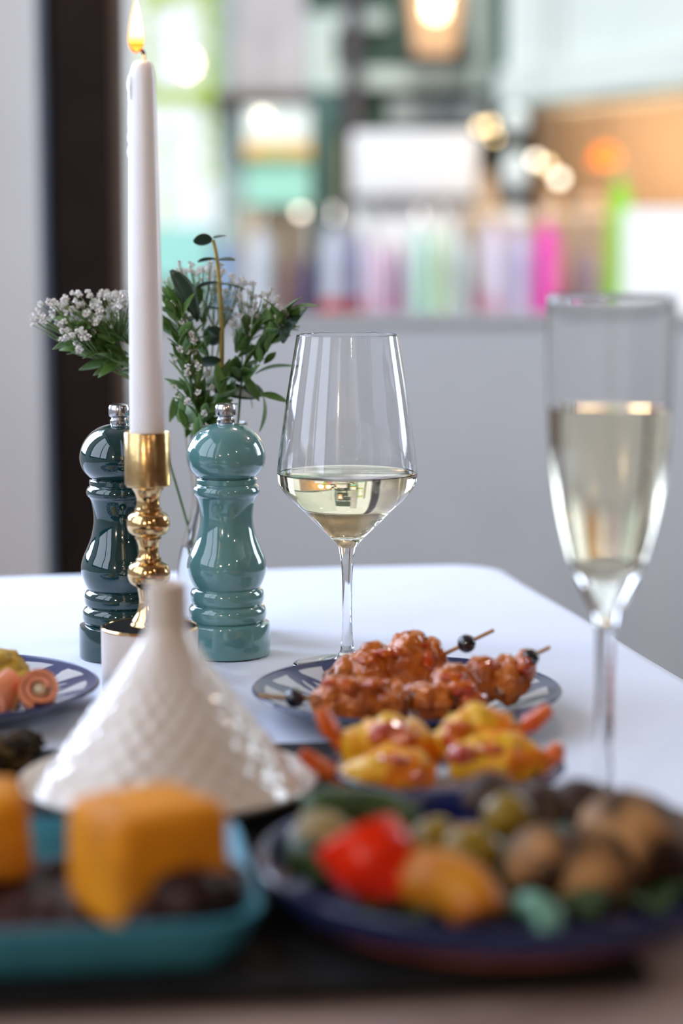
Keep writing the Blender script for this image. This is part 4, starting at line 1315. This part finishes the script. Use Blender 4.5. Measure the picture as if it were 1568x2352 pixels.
# small lights strung along the shop
M_bulbw = emit('warm_bulb', (1.0, 0.74, 0.38), 5.5)
M_bulbc = emit('pale_bulb', (1.0, 0.88, 0.70), 6.0)
for i, (x, y, Y, r, m, lab) in enumerate([(1104, 292, 9.0, .018, M_bulbw, 'yellow bulb left of the white paper lanterns'), (1126, 288, 9.1, .018, M_bulbw, 'yellow bulb beside another bulb under the grey signboard'), (1136, 315, 9.2, .013, M_bulbw, 'dim yellow bulb below two others by the signboard'),
                                           (1230, 368, 8.6, .019, M_bulbc, 'warm white bulb right of the white paper lanterns'), (1256, 380, 8.7, .017, M_bulbw, 'warm bulb between two whiter bulbs in the corner shop'), (1284, 410, 8.6, .021, M_bulbc, 'brightest white bulb hanging lowest in the corner shop')]):
    t = thing('hanging_bulb', lab, 'light bulb', tuple(at(x, y, Y)), 0, 'bulbs hanging in front of the shops')
    obj('globe', mesh('globe', *blob_geo((0, 0, 0), (r, r, r), 0, sub=3), sharp=0), m, t)
    obj('flex', mesh('flex', *tube_geo([(0, 0, r * .9), (0, 0, 1.0)], .003, 6)), M_plum, t)
M_paper = noisy(mat('white_paper', (0.82, 0.88, 0.88), 0.8), (0.66, 0.73, 0.74), 6)
for i, (y0, y1, lab) in enumerate([(246, 306, 'topmost white paper lantern hanging beside the awning'), (350, 438, 'long middle white paper lantern below the awning'), (478, 524, 'lowest white paper lantern just above the lilac dress')]):
    c0, c1 = at(1184, y0, 8.4), at(1184, y1, 8.4)
    h = c0.z - c1.z
    t = thing('paper_lantern', lab, 'lantern', (c0.x, 8.4, c1.z))
    obj('shade', lathe('shade', [(0.0, 0), (.03, 0.0), (.044, h * .15), (.052, h * .5), (.044, h * .85), (.03, h), (0, h)], 24, fn=lambda a, r, z: 0.002 * math.sin(z * 260)), M_paper, t)
    obj('cord', mesh('cord', *tube_geo([(0, 0, h), (0, 0, h + .06)], .004, 6)), M_plum, t)
ol = thing('pendant_lamp', 'glowing orange shaded pendant lamp in the corner shop', 'lamp', tuple(at(1388, 357, 8.7)))
obj('shade', lathe('shade', [(.062, -.035), (.065, -.028), (.052, .014), (.026, .042), (.0, .046)], 32), emit('orange_shade', (1.0, 0.22, 0.015), 1.5), ol)
obj('bulb', mesh('bulb', *blob_geo((0, 0, -.022), (.022, .022, .022), 0, sub=3), sharp=0), emit('orange_bulb', (1.0, 0.42, 0.03), 2.5), ol)
obj('cord', mesh('cord', *tube_geo([(0, 0, .058), (0, 0, 1.0)], .004, 6)), M_plum, ol)


# clothes hanging on the rails
def garment(label, x0, x1, ytop, Y, color, hem=None, c2=None, slant=0.0, ybot=1010):
    """a garment hanging side-on from a rail: shoulders, pleated body, hanger"""
    a, c = at(x0, ytop, Y), at(x1, ybot, Y)
    wd = (c.x - a.x) * 0.86
    top, bot = a.z, max(c.z, 0.05)
    t = thing('hanging_garment', label, 'garment', ((a.x + c.x) / 2, Y, bot), 0, 'clothes on the street rail')
    m = noisy(mat('fabric', color, 0.85), c2 or tuple(v * .8 for v in color), 5, 0.4, 0.65)
    V, Fc = [], []
    H = top - bot
    n = 40
    seed = x0 * 0.13
    for (f, wf, df) in [(0, 1.0, .20), (.3, .98, .20), (.6, .95, .19), (.82, .92, .18), (.90, .80, .17), (.955, .52, .12), (.985, .28, .05), (1.0, .12, .02)]:
        for i in range(n):
            an = 2 * PI * i / n
            pl = 1 + (.10 * math.sin(7 * an + seed) + .06 * math.sin(11 * an + seed * 2)) * (1 - f * .8)
            V.append((wd / 2 * wf * math.cos(an) * pl + slant * (1 - f) * wd, df * math.sin(an) * pl, f * H))
    for l in range(7):
        for i in range(n):
            j = (i + 1) % n
            Fc.append((l * n + i, l * n + j, (l + 1) * n + j, (l + 1) * n + i))
    Fc.append(tuple(reversed(range(n))))
    Fc.append(tuple(range(7 * n, 8 * n)))
    obj('fabric', mesh('fabric', V, Fc, sharp=0), m, t)
    obj('hanger', mesh('hanger', *tube_geo([(0, -.16, H * .955), (0, -.02, H + .005), (0, 0, max(H + .035, 1.24 - bot)), (0, .02, H + .005), (0, .16, H * .955)], .004, 6)), M_steel, t)
    if hem:
        V2, F2 = [], []
        z0_, z1_ = hem[1], hem[2]
        for z in (z0_, z1_):
            for i in range(n):
                an = 2 * PI * i / n
                pl = 1 + (.10 * math.sin(7 * an + seed) + .06 * math.sin(11 * an + seed * 2)) * .9
                V2.append((wd / 2 * 1.03 * math.cos(an) * pl + slant * wd * (1 - (z - bot) / H), .207 * math.sin(an) * pl, z - bot))
        for i in range(n):
            j = (i + 1) % n
            F2.append((i, j, n + j, n + i))
        obj('hem_band', mesh('hem_band', V2, F2), noisy(mat('hem', hem[0], .85), tuple(v * .8 for v in hem[0]), 6), t)
    return t


GY = 8.2
zz = lambda y, Y=GY: at(784, y, Y).z
for a in [
    ('pale blue grey coat at the window end of the rail', 562, 640, 520, GY + .1, (0.52, 0.58, 0.68), None, (0.42, 0.48, 0.58), 0, 1010),
    ('dark plum jacket beside the pale blue coat', 650, 690, 585, GY + .1, (0.10, 0.05, 0.12), None, (0.18, 0.07, 0.10), 0, 1010),
    ('deep indigo jacket between plum jacket and white dress', 690, 724, 580, GY + .05, (0.09, 0.08, 0.26), None, None, 0, 1010),
    ('white lavender dress with a red hem hanging at an angle', 735, 798, 512, GY, (0.66, 0.70, 0.86), ((0.70, 0.04, 0.05), zz(770), zz(688)), None, -.14, 1010),
    ('periwinkle shirt with a dark red hem', 798, 838, 520, GY, (0.38, 0.37, 0.60), ((0.50, 0.02, 0.04), zz(770), zz(686)), None, 0, 1010),
    ('pink lilac dress next to the periwinkle shirt', 838, 892, 545, GY, (0.66, 0.42, 0.62), None, (0.72, 0.55, 0.74), 0, 1010),
    ('plum pink blouse between lilac and mint dresses', 888, 932, 552, GY + .05, (0.46, 0.16, 0.34), None, (0.30, 0.22, 0.36), 0, 1010),
    ('mint green dress in the middle of the rail', 932, 990, 515, GY, (0.42, 0.68, 0.62), None, (0.50, 0.72, 0.66), 0, 1010),
    ('pale leaf green dress next to the mint dress', 986, 1034, 505, GY - .05, (0.58, 0.74, 0.56), None, None, 0, 1010),
    ('pale ice blue dress next to the leaf green dress', 1032, 1084, 530, GY, (0.60, 0.68, 0.76), None, None, 0, 1010),
    ('narrow crimson scarf beside the ice blue dress', 1080, 1098, 640, GY, (0.45, 0.06, 0.10), None, None, 0, 1010),
    ('pale lilac dress with pinkish hem below the paper lanterns', 1098, 1158, 500, GY, (0.70, 0.64, 0.82), ((0.75, 0.50, 0.66), zz(760), zz(680)), (0.76, 0.72, 0.86), 0, 1010),
    ('lavender dress between lilac and hot pink dresses', 1154, 1222, 515, GY + .03, (0.62, 0.62, 0.82), None, None, 0, 1010),
    ('hot pink dress with a bright magenta side', 1220, 1288, 505, GY - .05, (0.86, 0.06, 0.46), None, (0.88, 0.16, 0.58), 0, 1010),
    ('grey mauve cardigan next to the hot pink dress', 1294, 1384, 570, GY + .1, (0.34, 0.28, 0.34), None, (0.25, 0.2, 0.22), 0, 1010),
    ('bright lime green scarf hanging beside the white stall panel', 1388, 1442, 402, GY - .35, (0.24, 0.70, 0.005), None, (0.34, 0.66, 0.06), 0, 1500),
]:
    garment(*a)
hr = thing('clothes_rail', 'steel clothes rail carrying the colourful garments in the street', 'rail', (0, GY, 0))
p0, p1 = at(540, 560, GY), at(1462, 560, GY)
obj('bar', mesh('bar', *tube_geo([(p0.x, 0, 1.235), (p1.x, 0, 1.235)], .006, 10)), M_plum, hr)
for px_ in (p0.x, p1.x):
    obj('upright', mesh('upright', *tube_geo([(px_, 0, 0), (px_, 0, 1.235)], .012, 10)), M_steel, hr)
    obj('foot', mesh('foot', *tube_geo([(px_, -.25, .012), (px_, .25, .012)], .012, 10)), M_steel, hr)
# tan busts and odds behind the cardigan
M_bust = noisy(mat('tan_linen', (0.60, 0.45, 0.30), 0.8), (0.45, 0.30, 0.2), 6)
for i, (x, y0, Y, lab) in enumerate([(1350, 455, 8.75, 'tan linen dress form behind the grey mauve cardigan'), (1262, 440, 9.3, 'tan linen dress form behind the hot pink dress'), (1118, 400, 9.05, 'tan linen dress form beside the white display board')]):
    c = at(x, y0, Y)
    t = thing('dress_form', lab, 'dress form', (c.x, Y, 0))
    obj('torso', lathe('torso', [(0, .62), (.10, .62), (.12, .75), (.085, .95), (.12, 1.12), (.13, 1.2), (.06, 1.27), (.035, 1.30), (.035, c.z), (0, c.z + .01)], 32), M_bust, t)
    obj('stand', mesh('stand', *tube_geo([(0, 0, 0), (0, 0, .62)], .014, 10)), M_umber, t)

# market goods on the left: mint canopy, orange crates, aqua cart
mk = thing('market_stall', 'market stall with mint green canopy and orange trim near the townhouse', 'stall', (0, 0, 0))
M_mgreen = noisy(mat('mint_green_canvas', (0.20, 0.58, 0.44), 0.7), (0.32, 0.66, 0.55), 3)
M_palecan = noisy(mat('pale_sky_canvas', (0.66, 0.78, 0.80), 0.7), (0.72, 0.80, 0.80), 3)
M_orange = noisy(mat('orange_trim', (0.75, 0.42, 0.10), 0.7), (0.62, 0.50, 0.16), 6)
gpart('canopy_top', pbox(560, 245, 712, 330, 9.2, .7), M_palecan, mk)
gpart('trim_band', pbox(560, 328, 712, 362, 9.15, .8), M_orange, mk)
gpart('canopy_drop', pbox(566, 362, 712, 470, 9.2, .7), M_mgreen, mk)
gpart('back_panel', pbox(560, 470, 712, 1180, 9.8, .1), M_bust, mk)
for i, (x, y, lab, r) in enumerate([(602, 268, 'white globe bulb on the market stall canopy', .020), (690, 486, 'white globe bulb under the mint canopy', .019)]):
    t = thing('hanging_bulb', lab, 'light bulb', tuple(at(x, y, 9.185 if i == 0 else 9.5)), 0)
    obj('globe', mesh('globe', *blob_geo((0, 0, 0), (r, r, r), 0, sub=3), sharp=0), M_bulbc, t)
    obj('flex', mesh('flex', *tube_geo([(0, 0, r * .9), (0, 0, .12)], .003, 6)), M_plum, t)
ct = thing('aqua_cart', 'aqua painted market cart behind the flowers', 'cart', (0, 0, 0))
gpart('body', pbox(330, 520, 480, 640, 11.0, .6), noisy(mat('aqua_paint', (0.28, 0.66, 0.62), .4), (0.35, 0.7, 0.68), 4), ct)
gpart('apron', pbox(330, 640, 500, 1000, 11.05, .5), M_mint, ct)
gpart('crate', pbox(492, 566, 556, 760, 10.0, .4), noisy(mat('blue_crate', (0.16, 0.28, 0.52), .5), (0.2, 0.34, 0.6), 6), ct)

# sunlit tree in the gap between the buildings
te = thing('street_tree', 'sunlit lime green tree in the gap beside the townhouse', 'tree', (at(415, 200, 14).x, 14, 0))
M_bark = noisy(mat('bark', (0.20, 0.15, 0.10), .9), (0.14, 0.1, 0.07), 12)
M_lime = mat('sunlit_leaf', (0.42, 0.62, 0.03), 0.6, Subsurface_Weight=0.0)
noisy(M_lime, (0.55, 0.70, 0.08), 6)
obj('trunk', mesh('trunk', *tube_geo([(-.5, 0, 0), (-.48, 0, 1.5), (-.40, 0, 3.2)], [.12, .09, .06], 12)), M_bark, te)
rnd = random.Random(9)
V, Fc = [], []
for (x0, y0, x1, y1, n) in [(335, -60, 495, 14, 150), (465, -40, 495, 235, 210), (350, 205, 495, 238, 150), (330, -20, 352, 240, 120), (470, 240, 492, 420, 60), (372, 300, 386, 560, 60)]:
    for i in range(n):
        p = at(rnd.uniform(x0, x1), rnd.uniform(y0, y1), 14 + rnd.uniform(-.3, .3)) - te.location
        q = rotm(rnd.random() * 6, rnd.random() * 6, rnd.random() * 6)
        o = len(V)
        s = rnd.uniform(.03, .05)
        for d in ((-1, 0, 0), (0, -.5, .1), (1, 0, 0), (0, .5, .1)):
            V.append(tuple(q @ V3(d) * s + p))
        Fc.append((o, o + 1, o + 2, o + 3))
lf = obj('foliage', mesh('foliage', V, Fc, smooth=False), M_lime, te)
lf['kind'] = 'stuff'
